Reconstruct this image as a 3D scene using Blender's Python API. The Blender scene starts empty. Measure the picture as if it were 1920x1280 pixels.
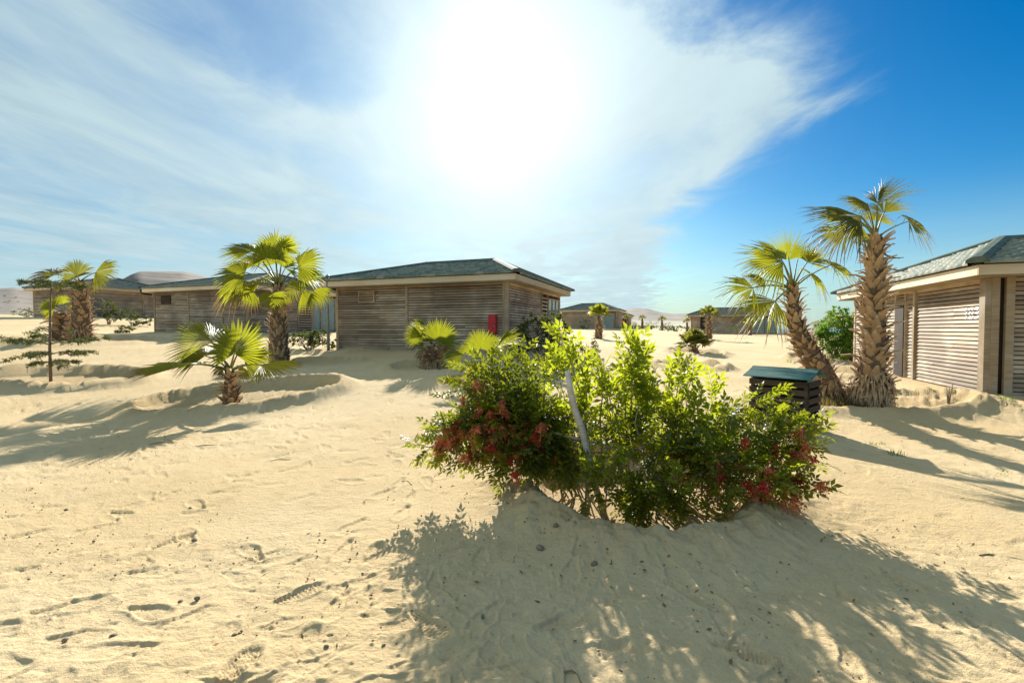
import bpy, math, random
import numpy as np
from mathutils import Vector, Matrix, Quaternion

random.seed(11)
rng = np.random.default_rng(5)
scene = bpy.context.scene
col = scene.collection
R = math.radians
PI = math.pi

# ------------------------------------------------------------------ camera
F = 853.0                      # focal length in photo pixels (16 mm)
CAMZ = 1.5
PITCH = math.atan(24 / F)
cam_d = bpy.data.cameras.new('camera')
cam_d.lens = 16.0
cam_d.sensor_width = 36.0
cam_d.clip_start = 0.05
cam_d.clip_end = 60000
cam = bpy.data.objects.new('camera', cam_d)
cam.location = (0, 0, CAMZ)
cam.rotation_euler = (PI / 2 - PITCH, 0, 0)
col.objects.link(cam)
scene.camera = cam
scene.render.resolution_x = 1024
scene.render.resolution_y = 682

def W(px, py, D):
    """a point of the place seen at photo pixel (px,py), D metres ahead"""
    cx = (px - 960) / F
    cy = (640 - py) / F
    fy = math.cos(PITCH) + cy * math.sin(PITCH)
    fz = -math.sin(PITCH) + cy * math.cos(PITCH)
    k = D / fy
    return Vector((cx * k, D, CAMZ + fz * k))

# ------------------------------------------------------------------ sun, sky, exposure
SUN = Vector(((925 - 960) / F, 1.0, 0.49)).normalized()
sun_d = bpy.data.lights.new('sun', 'SUN')
sun_d.energy = 4.9
sun_d.angle = R(0.6)
sun_d.color = (1.0, 0.955, 0.86)
sun = bpy.data.objects.new('sun', sun_d)
sun.rotation_euler = SUN.to_track_quat('Z', 'Y').to_euler()
sun.location = (0, 0, 30)
col.objects.link(sun)

scene.view_settings.view_transform = 'Standard'
scene.view_settings.look = 'None'
scene.view_settings.gamma = 1.0
scene.view_settings.exposure = 0.97
SKY_STRENGTH = 0.074

class NT:
    """small helper for building node trees"""
    def __init__(s, tree):
        s.t = tree
        s.n = tree.nodes
        s.l = tree.links
    def new(s, kind, **kw):
        n = s.n.new(kind)
        for k, v in kw.items():
            setattr(n, k, v)
        return n
    def put(s, sock, v):
        if hasattr(v, 'is_linked') or isinstance(v, bpy.types.NodeSocket):
            s.l.new(v, sock)
        else:
            sock.default_value = v
    def m(s, op, a, b=None, c=None, clamp=False):
        n = s.n.new('ShaderNodeMath')
        n.operation = op
        n.use_clamp = clamp
        s.put(n.inputs[0], a)
        if b is not None: s.put(n.inputs[1], b)
        if c is not None: s.put(n.inputs[2], c)
        return n.outputs[0]
    def ss(s, x, lo, hi):
        n = s.n.new('ShaderNodeMapRange')
        n.interpolation_type = 'SMOOTHSTEP'
        s.put(n.inputs[0], x)
        n.inputs[1].default_value = lo
        n.inputs[2].default_value = hi
        return n.outputs[0]
    def mix(s, fac, a, b, blend='MIX'):
        n = s.n.new('ShaderNodeMix')
        n.data_type = 'RGBA'
        n.blend_type = blend
        s.put(n.inputs[0], fac)
        s.put(n.inputs[6], a)
        s.put(n.inputs[7], b)
        return n.outputs[2]
    def noise(s, vec, scale, detail=3.0, rough=0.55, dist=0.0):
        n = s.n.new('ShaderNodeTexNoise')
        if vec is not None: s.l.new(vec, n.inputs['Vector'])
        n.inputs['Scale'].default_value = scale
        n.inputs['Detail'].default_value = detail
        n.inputs['Roughness'].default_value = rough
        n.inputs['Distortion'].default_value = dist
        return n.outputs[0]
    def mapv(s, vec, scale=(1, 1, 1), rot=(0, 0, 0), loc=(0, 0, 0)):
        n = s.n.new('ShaderNodeMapping')
        s.l.new(vec, n.inputs[0])
        n.inputs['Scale'].default_value = scale
        n.inputs['Rotation'].default_value = rot
        n.inputs['Location'].default_value = loc
        return n.outputs[0]

def rgb(c):
    return (c[0], c[1], c[2], 1.0)

world = bpy.data.worlds.new('World')
scene.world = world
world.use_nodes = True
wt = NT(world.node_tree)
wt.n.clear()
w_out = wt.new('ShaderNodeOutputWorld')
w_bg = wt.new('ShaderNodeBackground')
w_bg.inputs[1].default_value = SKY_STRENGTH
wt.l.new(w_bg.outputs[0], w_out.inputs[0])
sky = wt.new('ShaderNodeTexSky')
sky.sky_type = 'NISHITA'
sky.sun_disc = False
sky.sun_elevation = math.asin(SUN.z)
sky.sun_rotation = math.atan2(SUN.x, SUN.y)
sky.air_density = 1.0
sky.dust_density = 0.6
sky.ozone_density = 2.5
tc = wt.new('ShaderNodeTexCoord')
sep = wt.new('ShaderNodeSeparateXYZ')
wt.l.new(tc.outputs['Generated'], sep.inputs[0])
dx, dy, dz = sep.outputs
zc = wt.m('MAXIMUM', dz, 0.03)
cxn = wt.m('DIVIDE', dx, zc)          # cloud layer plane coordinates
cyn = wt.m('DIVIDE', dy, zc)
comb = wt.new('ShaderNodeCombineXYZ')
wt.l.new(cxn, comb.inputs[0]); wt.l.new(cyn, comb.inputs[1])
pv = comb.outputs[0]
n_big = wt.noise(wt.mapv(pv, (0.8, 0.38, 1), (0, 0, R(-9)), (3.1, 1.3, 0)), 1.0, 5, 0.58, 0.5)
n_str = wt.noise(wt.mapv(pv, (1.15, 0.55, 1), (0, 0, R(14)), (0.4, 7.2, 0)), 1.0, 7, 0.58, 1.1)
n_edge = wt.noise(wt.mapv(pv, (1.5, 0.9, 1), (0, 0, R(20)), (5.3, 2.2, 0)), 1.3, 8, 0.62, 0.6)
# the cirrus sheet ends along a straight border to the right
edge_x = wt.m('MAXIMUM', 1.62, wt.m('MULTIPLY', cyn, 0.40))
far_k = wt.m('MAXIMUM', 1.0, wt.m('MULTIPLY', cyn, 0.33))
e1 = wt.m('DIVIDE', wt.m('SUBTRACT', edge_x, cxn), far_k)
e2 = wt.m('ADD', wt.m('MULTIPLY', wt.m('SUBTRACT', cyn, 1.93), 0.845), wt.m('MULTIPLY', wt.m('SUBTRACT', 1.66, cxn), 0.535))
ed = wt.m('MINIMUM', e1, wt.m('MAXIMUM', e2, wt.m('SUBTRACT', 0.5, cxn)))
ed = wt.m('ADD', ed, wt.m('MULTIPLY', wt.m('SUBTRACT', n_edge, 0.5), 0.75))
edge = wt.ss(ed, -0.04, 0.42)
sheet = wt.m('MULTIPLY', wt.ss(ed, 0.0, 0.3), wt.m('SUBTRACT', 1.0, wt.ss(ed, 0.35, 1.3)))
# a gap in the sheet
hx = wt.m('ADD', cxn, 0.85); hy = wt.m('SUBTRACT', cyn, 1.55)
hd = wt.m('ADD', wt.m('MULTIPLY', wt.m('MULTIPLY', hx, hx), 5.0), wt.m('MULTIPLY', wt.m('MULTIPLY', hy, hy), 2.4))
hole = wt.m('SUBTRACT', 1.0, wt.ss(wt.m('ADD', hd, wt.m('MULTIPLY', wt.m('SUBTRACT', n_edge, 0.5), 2.2)), 0.0, 1.0))
dens = wt.m('ADD', wt.m('MULTIPLY', wt.ss(n_big, 0.25, 0.70), 0.36), wt.m('MULTIPLY', wt.ss(n_str, 0.28, 0.74), 0.34))
dens = wt.m("ADD", dens, 0.50)
dens = wt.m('ADD', dens, wt.m('MULTIPLY', sheet, 0.20))
dens = wt.m('MULTIPLY', dens, edge)
dens = wt.m('MULTIPLY', dens, wt.m('SUBTRACT', 1.0, wt.m('MULTIPLY', hole, 0.55)), clamp=True)
hz = wt.m('MULTIPLY', wt.m('SUBTRACT', 1.0, wt.ss(dz, -0.05, 0.26)), 0.85)
dens = wt.m('MAXIMUM', dens, hz)
# forward scattering of the veil round the sun
dotn = wt.new('ShaderNodeVectorMath', operation='DOT_PRODUCT')
wt.l.new(tc.outputs['Generated'], dotn.inputs[0])
dotn.inputs[1].default_value = SUN
dt = wt.m('MAXIMUM', dotn.outputs['Value'], 0.0)
au = wt.m('ADD', wt.m('MULTIPLY', wt.m('POWER', dt, 48.0), 3.5), wt.m('MULTIPLY', wt.m('POWER', dt, 7.0), 1.6))
hsv = wt.new('ShaderNodeHueSaturation')
hsv.inputs['Saturation'].default_value = 1.6
hsv.inputs['Value'].default_value = 0.72
wt.l.new(sky.outputs[0], hsv.inputs['Color'])
auc = wt.new('ShaderNodeVectorMath', operation='SCALE')
auc.inputs[0].default_value = (1.0, 1.0, 0.96)
wt.l.new(au, auc.inputs['Scale'])
cl = wt.new('ShaderNodeVectorMath', operation='ADD')
cmod = wt.new('ShaderNodeVectorMath', operation='SCALE')
cmod.inputs[0].default_value = (3.35, 4.5, 4.95)
wt.l.new(wt.m('ADD', 0.72, wt.m('ADD', wt.m('MULTIPLY', n_str, 0.36), wt.m('MULTIPLY', n_edge, 0.22))), cmod.inputs['Scale'])
wt.l.new(cmod.outputs[0], cl.inputs[0])
wt.l.new(auc.outputs[0], cl.inputs[1])
tint = wt.mix(1.0, hsv.outputs[0], (0.72, 1.04, 1.06, 1.0), 'MULTIPLY')
skc = wt.mix(dens, tint, cl.outputs[0])
wt.l.new(skc, w_bg.inputs[0])

# ------------------------------------------------------------------ materials
MATS = {}
def new_mat(name):
    m = bpy.data.materials.new(name)
    m.use_nodes = True
    t = NT(m.node_tree)
    b = t.n.get('Principled BSDF')
    MATS[name] = m
    return m, t, b

SPEC = {'roof_green': .15, 'cap_green': .08}
def plain(name, c, rough=0.7, var=0.15, scale=6.0, metal=0.0, bump=0.0):
    m, t, b = new_mat(name)
    g = t.new('ShaderNodeNewGeometry')
    nz = t.noise(g.outputs['Position'], scale, 4, 0.6)
    a = tuple(x * (1 - var) for x in c); d = tuple(min(1, x * (1 + var)) for x in c)
    t.put(b.inputs['Base Color'], t.mix(t.ss(nz, 0.3, 0.7), rgb(a), rgb(d)))
    b.inputs['Roughness'].default_value = rough
    b.inputs['Metallic'].default_value = metal
    b.inputs['Specular IOR Level'].default_value = SPEC.get(name, .4)
    if bump:
        bn = t.new('ShaderNodeBump')
        bn.inputs['Strength'].default_value = bump
        bn.inputs['Distance'].default_value = 0.01
        t.l.new(t.noise(g.outputs['Position'], scale * 8, 3), bn.inputs['Height'])
        t.l.new(bn.outputs[0], b.inputs['Normal'])
    return m

def wood(name, c_light, c_dark, c_grey, stain=0.5, rough=0.8):
    m, t, b = new_mat(name)
    o = t.new('ShaderNodeTexCoord')
    oi = t.new('ShaderNodeObjectInfo')
    g = t.new('ShaderNodeNewGeometry')
    rv = t.new('ShaderNodeCombineXYZ')
    t.l.new(t.m('MULTIPLY', oi.outputs['Random'], 37.0), rv.inputs[0])
    t.l.new(t.m('MULTIPLY', oi.outputs['Random'], 91.0), rv.inputs[1])
    av = t.new('ShaderNodeVectorMath', operation='ADD')
    t.l.new(o.outputs['Object'], av.inputs[0]); t.l.new(rv.outputs[0], av.inputs[1])
    grain = t.noise(t.mapv(av.outputs[0], (1.6, 40, 60)), 1.0, 6, 0.65, 0.3)
    blot = t.noise(t.mapv(av.outputs[0], (1.1, 3, 3)), 1.0, 4, 0.6)
    big = t.noise(g.outputs['Position'], 0.55, 4, 0.55)
    c1 = t.mix(t.ss(grain, 0.3, 0.7), rgb(c_dark), rgb(c_light))
    c2 = t.mix(t.m('MULTIPLY', t.ss(blot, 0.42, 0.68), 0.75), c1, rgb(c_grey))
    c3 = t.mix(t.m('MULTIPLY', t.ss(big, 0.45, 0.62), stain), c2, rgb(tuple(x * 0.55 for x in c_dark)))
    v = t.m('ADD', 0.72, t.m('MULTIPLY', oi.outputs['Random'], 0.52))
    sc = t.new('ShaderNodeVectorMath', operation='SCALE')
    t.l.new(c3, sc.inputs[0]); t.l.new(v, sc.inputs['Scale'])
    t.l.new(sc.outputs[0], b.inputs['Base Color'])
    b.inputs['Roughness'].default_value = rough
    b.inputs['Specular IOR Level'].default_value = 0.3
    bn = t.new('ShaderNodeBump')
    bn.inputs['Strength'].default_value = 0.35
    bn.inputs['Distance'].default_value = 0.004
    t.l.new(grain, bn.inputs['Height'])
    t.l.new(bn.outputs[0], b.inputs['Normal'])
    return m

wood('slat_wood', (0.52, 0.40, 0.27), (0.30, 0.21, 0.135), (0.55, 0.48, 0.38), 0.55, 0.7)
wood('frame_wood', (0.47, 0.36, 0.23), (0.28, 0.20, 0.12), (0.50, 0.43, 0.33), 0.35)
wood('fascia_wood', (0.74, 0.63, 0.45), (0.58, 0.46, 0.30), (0.68, 0.61, 0.49), 0.15)
wood('dark_board', (0.060, 0.042, 0.030), (0.030, 0.021, 0.015), (0.085, 0.065, 0.05), 0.2)
wood('driftwood', (0.50, 0.46, 0.40), (0.30, 0.26, 0.21), (0.56, 0.53, 0.48), 0.1)
plain('wall_core', (0.045, 0.032, 0.022), 0.9)  # dark backing; shade in the slat gaps is put into its colour
def roof_mat():
    m, t, b = new_mat('roof_green')
    oi = t.new('ShaderNodeObjectInfo'); g = t.new('ShaderNodeNewGeometry')
    n1 = t.noise(g.outputs['Position'], 2.2, 4, .6); n2 = t.noise(g.outputs['Position'], 14.0, 4, .65)
    c = t.mix(t.ss(n2, .35, .7), rgb((0.10, 0.145, 0.115)), rgb((0.20, 0.235, 0.185)))
    f = t.m('MULTIPLY', t.ss(t.m('ADD', t.m('MULTIPLY', oi.outputs['Random'], .5), n1), .5, 1.0), .75)
    t.put(b.inputs['Base Color'], t.mix(f, c, rgb((0.36, 0.34, 0.27))))
    b.inputs['Roughness'].default_value = .7
    b.inputs['Specular IOR Level'].default_value = .18
roof_mat()
plain('cap_green', (0.11, 0.14, 0.115), 0.8, 0.25, 4.0)
plain('red_paint', (0.50, 0.018, 0.03), 0.45, 0.1, 10)
plain('pipe_grey', (0.22, 0.25, 0.23), 0.5, 0.15, 9)
plain('concrete', (0.42, 0.36, 0.27), 0.9, 0.2, 5, 0, 0.3)
plain('white_paint', (0.70, 0.72, 0.71), 0.7, 0.12, 20)
plain('metal_latch', (0.38, 0.33, 0.26), 0.5, 0.3, 40, 0.6)
plain('stone', (0.25, 0.195, 0.13), 0.9, 0.3, 30, 0, 0.4)
plain('twig', (0.22, 0.15, 0.09), 0.9, 0.3, 20)
plain('bark', (0.20, 0.15, 0.10), 0.9, 0.35, 25, 0, 0.6)
plain('bark_grey', (0.30, 0.25, 0.19), 0.9, 0.35, 25, 0, 0.6)
plain('curtain', (0.50, 0.44, 0.33), 0.9, 0.2, 3)
plain('sea', (0.03, 0.13, 0.17), 0.25, 0.2, 0.01)

def teal_boards():
    m, t, b = new_mat('teal_paint')
    o = t.new('ShaderNodeTexCoord')
    oi = t.new('ShaderNodeObjectInfo')
    av = t.new('ShaderNodeVectorMath', operation='ADD')
    rv = t.new('ShaderNodeCombineXYZ')
    t.l.new(t.m('MULTIPLY', oi.outputs['Random'], 50.0), rv.inputs[0])
    t.l.new(o.outputs['Object'], av.inputs[0]); t.l.new(rv.outputs[0], av.inputs[1])
    wear = t.noise(t.mapv(av.outputs[0], (3, 22, 22)), 1.0, 6, 0.65)
    c = t.mix(t.ss(wear, 0.55, 0.70), rgb((0.010, 0.10, 0.095)), rgb((0.20, 0.15, 0.10)))
    t.put(b.inputs['Base Color'], c)
    b.inputs['Roughness'].default_value = 0.6
    b.inputs['Specular IOR Level'].default_value = 0.25
teal_boards()

def glass_mat():
    m, t, b = new_mat('glass')
    b.inputs['Base Color'].default_value = (0.55, 0.70, 0.72, 1)
    b.inputs['Roughness'].default_value = 0.03
    b.inputs['Transmission Weight'].default_value = 0.75
    b.inputs['IOR'].default_value = 1.45
glass_mat()

def leaf_mat(name, c_front, c_young, c_dry, trans, tip_lo=0.75, tip_hi=1.02, tmix=0.45, rough=0.45, lowt=.8):
    """attribute lc: x position base to tip, y random, in the berry bush also clump tone with painted shade, z dryness"""
    m, t, b = new_mat(name)
    at = t.new('ShaderNodeAttribute', attribute_name='lc')
    s = t.new('ShaderNodeSeparateXYZ')
    t.l.new(at.outputs['Vector'], s.inputs[0])
    g = t.new('ShaderNodeNewGeometry')
    nz = t.noise(g.outputs['Position'], 14.0, 2)
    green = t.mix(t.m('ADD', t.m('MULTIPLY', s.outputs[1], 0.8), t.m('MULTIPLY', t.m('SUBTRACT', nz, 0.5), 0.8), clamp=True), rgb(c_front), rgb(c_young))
    dryf = t.ss(t.m('ADD', t.m('ADD', s.outputs[0], s.outputs[2]), t.m('MULTIPLY', t.m('SUBTRACT', nz, 0.5), 0.3)), tip_lo, tip_hi)
    colr = t.mix(dryf, green, rgb(c_dry))
    t.l.new(colr, b.inputs['Base Color'])
    b.inputs['Roughness'].default_value = rough
    b.inputs['Specular IOR Level'].default_value = 0.35
    tr = t.new('ShaderNodeBsdfTranslucent')
    tcol = t.mix(dryf, t.mix(s.outputs[1], rgb(tuple(x * lowt for x in trans)), rgb(tuple(min(1, x * 1.25) for x in trans))), rgb(tuple(x * 0.9 for x in c_dry)))
    t.l.new(tcol, tr.inputs[0])
    mx = t.new('ShaderNodeMixShader')
    mx.inputs[0].default_value = tmix
    t.l.new(b.outputs[0], mx.inputs[1]); t.l.new(tr.outputs[0], mx.inputs[2])
    out = [n for n in t.n if n.type == 'OUTPUT_MATERIAL'][0]
    t.l.new(mx.outputs[0], out.inputs[0])
    return m
leaf_mat('palm_leaf', (0.045, 0.085, 0.015), (0.10, 0.14, 0.02), (0.25, 0.15, 0.065), (0.42, 0.43, 0.02), 0.84, 1.08, 0.5)
leaf_mat('palm_leaf_dull', (0.045, 0.07, 0.018), (0.10, 0.12, 0.025), (0.24, 0.16, 0.075), (0.34, 0.33, 0.03), 0.78, 1.06)
leaf_mat('bush_leaf', (0.036, 0.058, 0.013), (0.13, 0.155, 0.018), (0.22, 0.16, 0.05), (0.50, 0.56, 0.02), 1.3, 1.6, 0.5, 0.42, .34)
leaf_mat('shrub_leaf', (0.045, 0.065, 0.022), (0.085, 0.10, 0.03), (0.20, 0.15, 0.07), (0.14, 0.17, 0.03), 1.0, 1.4, 0.35, 0.6)
leaf_mat('lush_leaf', (0.045, 0.10, 0.015), (0.09, 0.17, 0.02), (0.20, 0.18, 0.05), (0.22, 0.40, 0.02), 1.3, 1.6, 0.4, 0.5)
leaf_mat('dry_blade', (0.13, 0.12, 0.04), (0.22, 0.17, 0.07), (0.24, 0.17, 0.09), (0.26, 0.20, 0.06), 0.9, 1.3, 0.4, 0.7)
leaf_mat('boot', (0.37, 0.235, 0.125), (0.55, 0.385, 0.22), (0.57, 0.45, 0.31), (0.28, 0.17, 0.08), 0.65, 1.15, 0.12, 0.8)
plain('palm_core', (0.17, 0.11, 0.065), 0.95, 0.4, 20, 0, 0.6)
plain('petiole', (0.20, 0.20, 0.05), 0.5, 0.3, 8)
plain('berry', (0.55, 0.03, 0.02), 0.35, 0.5, 30)
plain('berry_orange', (0.70, 0.19, 0.08), 0.45, 0.4, 30)

def sand_mat():
    m, t, b = new_mat('sand')
    g = t.new('ShaderNodeNewGeometry')
    P = g.outputs['Position']
    n1 = t.noise(P, 0.35, 4, 0.55)
    n2 = t.noise(P, 5.0, 5, 0.65)
    n3 = t.noise(P, 55.0, 4, 0.7)
    n4 = t.noise(P, 260.0, 2, 0.7)
    n5 = t.noise(t.mapv(P, (1, 1.6, 1)), 17.0, 5, 0.7)
    c = t.mix(t.ss(n1, 0.35, 0.65), rgb((0.655, 0.475, 0.25)), rgb((0.71, 0.54, 0.315)))
    c = t.mix(t.m('MULTIPLY', t.ss(n2, 0.48, 0.72), 0.45), c, rgb((0.50, 0.36, 0.19)))
    c = t.mix(t.m('MULTIPLY', t.ss(n3, 0.55, 0.75), 0.5), c, rgb((0.36, 0.235, 0.115)))
    c = t.mix(t.m('MULTIPLY', t.ss(n4, 0.60, 0.80), 0.5), c, rgb((0.22, 0.15, 0.085)))
    c = t.mix(t.m('MULTIPLY', t.ss(n5, 0.58, 0.74), 0.5), c, rgb((0.40, 0.27, 0.13)))
    at = t.new('ShaderNodeAttribute', attribute_name='earth')
    c = t.mix(t.m('MULTIPLY', at.outputs['Fac'], 0.8, clamp=True), c, t.mix(t.ss(n2, 0.35, 0.65), rgb((0.43, 0.29, 0.14)), rgb((0.52, 0.39, 0.21))))
    t.l.new(c, b.inputs['Base Color'])
    b.inputs['Roughness'].default_value = 0.95
    b.inputs['Specular IOR Level'].default_value = 0.15
    bn = t.new('ShaderNodeBump')
    bn.inputs['Strength'].default_value = 0.8
    bn.inputs['Distance'].default_value = 0.022
    h = t.m('ADD', t.m('ADD', t.m('MULTIPLY', n3, 0.6), t.m('MULTIPLY', n5, 0.7)), t.m('MULTIPLY', n4, 0.3))
    t.l.new(h, bn.inputs['Height'])
    t.l.new(bn.outputs[0], b.inputs['Normal'])
sand_mat()

def hill_mat():
    m, t, b = new_mat('hill_rock')
    g = t.new('ShaderNodeNewGeometry')
    s = t.new('ShaderNodeSeparateXYZ')
    t.l.new(g.outputs['Position'], s.inputs[0])
    n = t.noise(g.outputs['Position'], 0.02, 6, 0.6)
    n2 = t.noise(t.mapv(g.outputs['Position'], (0.02, 0.02, 0.25)), 1.0, 4, 0.6)
    hgt = t.m('ADD', s.outputs[2], t.m('MULTIPLY', t.m('SUBTRACT', n, 0.5), 24.0))
    low = t.mix(t.ss(n, 0.4, 0.65), rgb((0.47, 0.40, 0.28)), rgb((0.36, 0.31, 0.21)))
    high = t.mix(t.ss(n2, 0.35, 0.65), rgb((0.16, 0.13, 0.11)), rgb((0.26, 0.215, 0.175)))
    t.l.new(t.mix(t.ss(hgt, 6.0, 18.0), low, high), b.inputs['Base Color'])
    b.inputs['Roughness'].default_value = 1.0
hill_mat()

# ------------------------------------------------------------------ mesh helpers
class MB:
    def __init__(s):
        s.v = []; s.f = []; s.a = []
    def quadgrid(s, rows, attrs=None, close=False):
        """rows: list of lists of points; makes quads between rows"""
        base = len(s.v)
        n = len(rows[0])
        for i, r in enumerate(rows):
            for j, p in enumerate(r):
                s.v.append(tuple(p))
                if attrs is not None: s.a.append(attrs[i][j])
        for i in range(len(rows) - 1):
            for j in range(n if close else n - 1):
                k = (j + 1) % n
                s.f.append((base + i * n + j, base + i * n + k, base + (i + 1) * n + k, base + (i + 1) * n + j))
        return base
    def box(s, c, h, rot=None):
        b = len(s.v)
        for sx in (-1, 1):
            for sy in (-1, 1):
                for sz in (-1, 1):
                    p = Vector((sx * h[0], sy * h[1], sz * h[2]))
                    if rot is not None: p = rot @ p
                    s.v.append(tuple(p + Vector(c)))
        for q in ((0, 1, 3, 2), (4, 6, 7, 5), (0, 4, 5, 1), (2, 3, 7, 6), (0, 2, 6, 4), (1, 5, 7, 3)):
            s.f.append(tuple(b + i for i in q))
    def tube(s, pts, rad, n=6, attr=None, cap=True):
        pts = [Vector(p) for p in pts]
        b = len(s.v)
        up = Vector((0.31, 0.17, 0.93))
        for i, p in enumerate(pts):
            d = (pts[min(i + 1, len(pts) - 1)] - pts[max(i - 1, 0)])
            d = d.normalized() if d.length > 1e-9 else Vector((0, 0, 1))
            a = d.cross(up)
            if a.length < 0.1: a = d.cross(Vector((1, 0, 0)))
            a.normalize(); c = d.cross(a)
            r = rad[i] if hasattr(rad, '__len__') else rad
            for k in range(n):
                t = 2 * PI * k / n
                s.v.append(tuple(p + a * (r * math.cos(t)) + c * (r * math.sin(t))))
                if attr is not None: s.a.append(attr)
        for i in range(len(pts) - 1):
            for k in range(n):
                k2 = (k + 1) % n
                s.f.append((b + i * n + k, b + i * n + k2, b + (i + 1) * n + k2, b + (i + 1) * n + k))
        if cap:
            s.f.append(tuple(b + k for k in range(n))[::-1])
            s.f.append(tuple(b + (len(pts) - 1) * n + k for k in range(n)))
    def mesh(s, name, smooth=False):
        me = bpy.data.meshes.new(name)
        me.from_pydata(s.v, [], s.f)
        if s.a:
            at = me.attributes.new('lc', 'FLOAT_VECTOR', 'POINT')
            at.data.foreach_set('vector', np.array(s.a, dtype=np.float32).ravel())
        if smooth:
            me.polygons.foreach_set('use_smooth', [True] * len(me.polygons))
        me.update()
        return me
    def build(s, name, mat, parent=None, smooth=False, loc=(0, 0, 0)):
        return link(name, s.mesh(name, smooth), mat, parent, loc)

def link(name, me, mat=None, parent=None, loc=(0, 0, 0), rot=None):
    o = bpy.data.objects.new(name, me)
    if mat is not None and me is not None and not me.materials:
        me.materials.append(MATS[mat])
    col.objects.link(o)
    o.location = loc
    if rot is not None: o.rotation_euler = rot
    if parent is not None: o.parent = parent
    return o

def tag(o, label, cat, group=None):
    o['label'] = label; o['category'] = cat
    if group: o['group'] = group
    return o

def thing(name, label, cat, loc=(0, 0, 0), rotz=0.0, group=None):
    o = bpy.data.objects.new(name, None)
    o.empty_display_size = 0.2
    col.objects.link(o)
    o.location = loc; o.rotation_euler = (0, 0, rotz)
    return tag(o, label, cat, group)

# ------------------------------------------------------------------ cabins: where they stand
YAW = math.atan2(313.0, F)             # all cabins stand square to one another
U = Vector((math.sin(YAW), math.cos(YAW), 0))      # into the depth
V = Vector((-math.cos(YAW), math.sin(YAW), 0))     # to the left
HW = 2.35                              # wall height
class Cab:
    def __init__(s, px, D, base, w, d, near):
        p = Vector(((px - 960) / F * D, D, 0))
        s.w, s.d, s.base = w, d, base
        if near == 'R': s.c = p + U * (d / 2) + V * (w / 2)
        else: s.c = p + U * (d / 2) - V * (w / 2)
        s.c.z = base
    def to_local(s, x, y):
        dx = x - s.c.x; dy = y - s.c.y
        return (-(dx * V.x + dy * V.y), dx * U.x + dy * U.y)
CAB = {
    'main': Cab(952, 15.2, 0.70, 7.1, 7.1, 'R'),
    'right': Cab(1858, 9.1, 0.16, 7.4, 7.6, 'L'),
    'left': Cab(465, 24.4, 1.25, 7.5, 7.4, 'R'),
    'far_left': Cab(155, 38.5, 2.49, 7.1, 7.3, 'R'),
    'mid': Cab(1155, 62, 1.48, 7.6, 7.2, 'R'),
    'sea': Cab(1457, 60, 0.80, 10.6, 7.5, 'R'),
    'behind': Cab(1177, 92, 1.6, 7.1, 7.1, 'R'),
}

# ------------------------------------------------------------------ the ground
ctrl = [(0, -6, 0), (-9, -6, 0), (9, -6, 0), (-8, 2, 0.02), (0, 3, 0), (8, 2, 0), (-4, 7, .03), (1.2, 4.2, 0), (4, 7, 0), (12, 5, .05),
        (6.5, 8.4, .03), (-2, 9.7, .48), (-2.2, 8, .26), (1.5, 10.5, .30), (4, 12, .2), (-5.4, 9, .08), (-5.6, 13, .52), (-2.3, 11.5, .55), (-2.3, 13.4, .60), (-10.5, 10.5, .25), (-17, 18, 1.02),
        (-12, 14, .6), (-22, 20, 1.2), (-9, 17, .72), (5, 17, .35), (9, 22, .35), (14.5, 19, .25), (20, 30, .45), (15, 40, .55), (5, 40, .85),
        (-32, 26, 1.7), (-60, 40, 3.0), (-5, 60, 1.7), (30, 50, .7), (45, 45, .3), (45, 70, .3), (60, 90, -.6), (35, 95, .7), (15, 95, 1.6), (-20, 95, 2.3),
        (-70, 90, 3.5), (90, 60, -1.2), (40, 15, .05), (25, 8, .05), (-30, 5, .6), (0, -40, 0), (-60, -20, .8), (60, -20, 0)]
for c in CAB.values():
    for sx in (-1, 1):
        for sy in (-1, 1):
            p = c.c - V * (sx * c.w / 2) + U * (sy * c.d / 2)
            dz_ = -0.16 if (c is CAB['main'] and sy < 0) else (-0.05 if c is CAB['right'] else -0.04)
            ctrl.append((p.x, p.y, c.base + dz_))
ctrl = np.array(ctrl, float)
def _phi(r2): return 0.5 * r2 * np.log(r2 + 1e-9)
_K = _phi(((ctrl[:, None, :2] - ctrl[None, :, :2]) ** 2).sum(-1)) + np.eye(len(ctrl)) * 2.0
_Pm = np.c_[np.ones(len(ctrl)), ctrl[:, :2]]
_A = np.block([[_K, _Pm], [_Pm.T, np.zeros((3, 3))]])
_sol = np.linalg.solve(_A, np.r_[ctrl[:, 2], np.zeros(3)])
def sm(x):
    x = np.clip(x, 0, 1)
    return x * x * (3 - 2 * x)
def tps(x, y):
    z = _sol[-3] + _sol[-2] * x + _sol[-1] * y
    for i, c in enumerate(ctrl):
        z = z + _sol[i] * _phi((x - c[0]) ** 2 + (y - c[1]) ** 2)
    return z

def vnoise(x, y, seed):
    xi = np.floor(x).astype(np.int64); yi = np.floor(y).astype(np.int64)
    fx = x - xi; fy = y - yi
    fx = fx * fx * (3 - 2 * fx); fy = fy * fy * (3 - 2 * fy)
    def h(i, j):
        n = (i * 374761393 + j * 668265263 + seed * 1274126177) & 0x7fffffff
        n = ((n ^ (n >> 13)) * 1103515245) & 0x7fffffff
        n = ((n ^ (n >> 16)) * 668265263) & 0x7fffffff
        return (n & 0xffff) / 65535.0
    a = h(xi, yi); b = h(xi + 1, yi); c = h(xi, yi + 1); d = h(xi + 1, yi + 1)
    return (a * (1 - fx) + b * fx) * (1 - fy) + (c * (1 - fx) + d * fx) * fy - 0.5
def fbm(x, y, sc, oct, seed):
    z = 0; a = 1.0; f = 1.0 / sc
    for k in range(oct):
        z = z + a * vnoise(x * f + k * 17.3, y * f - k * 9.1, seed + k)
        a *= 0.5; f *= 2.03
    return z

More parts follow.
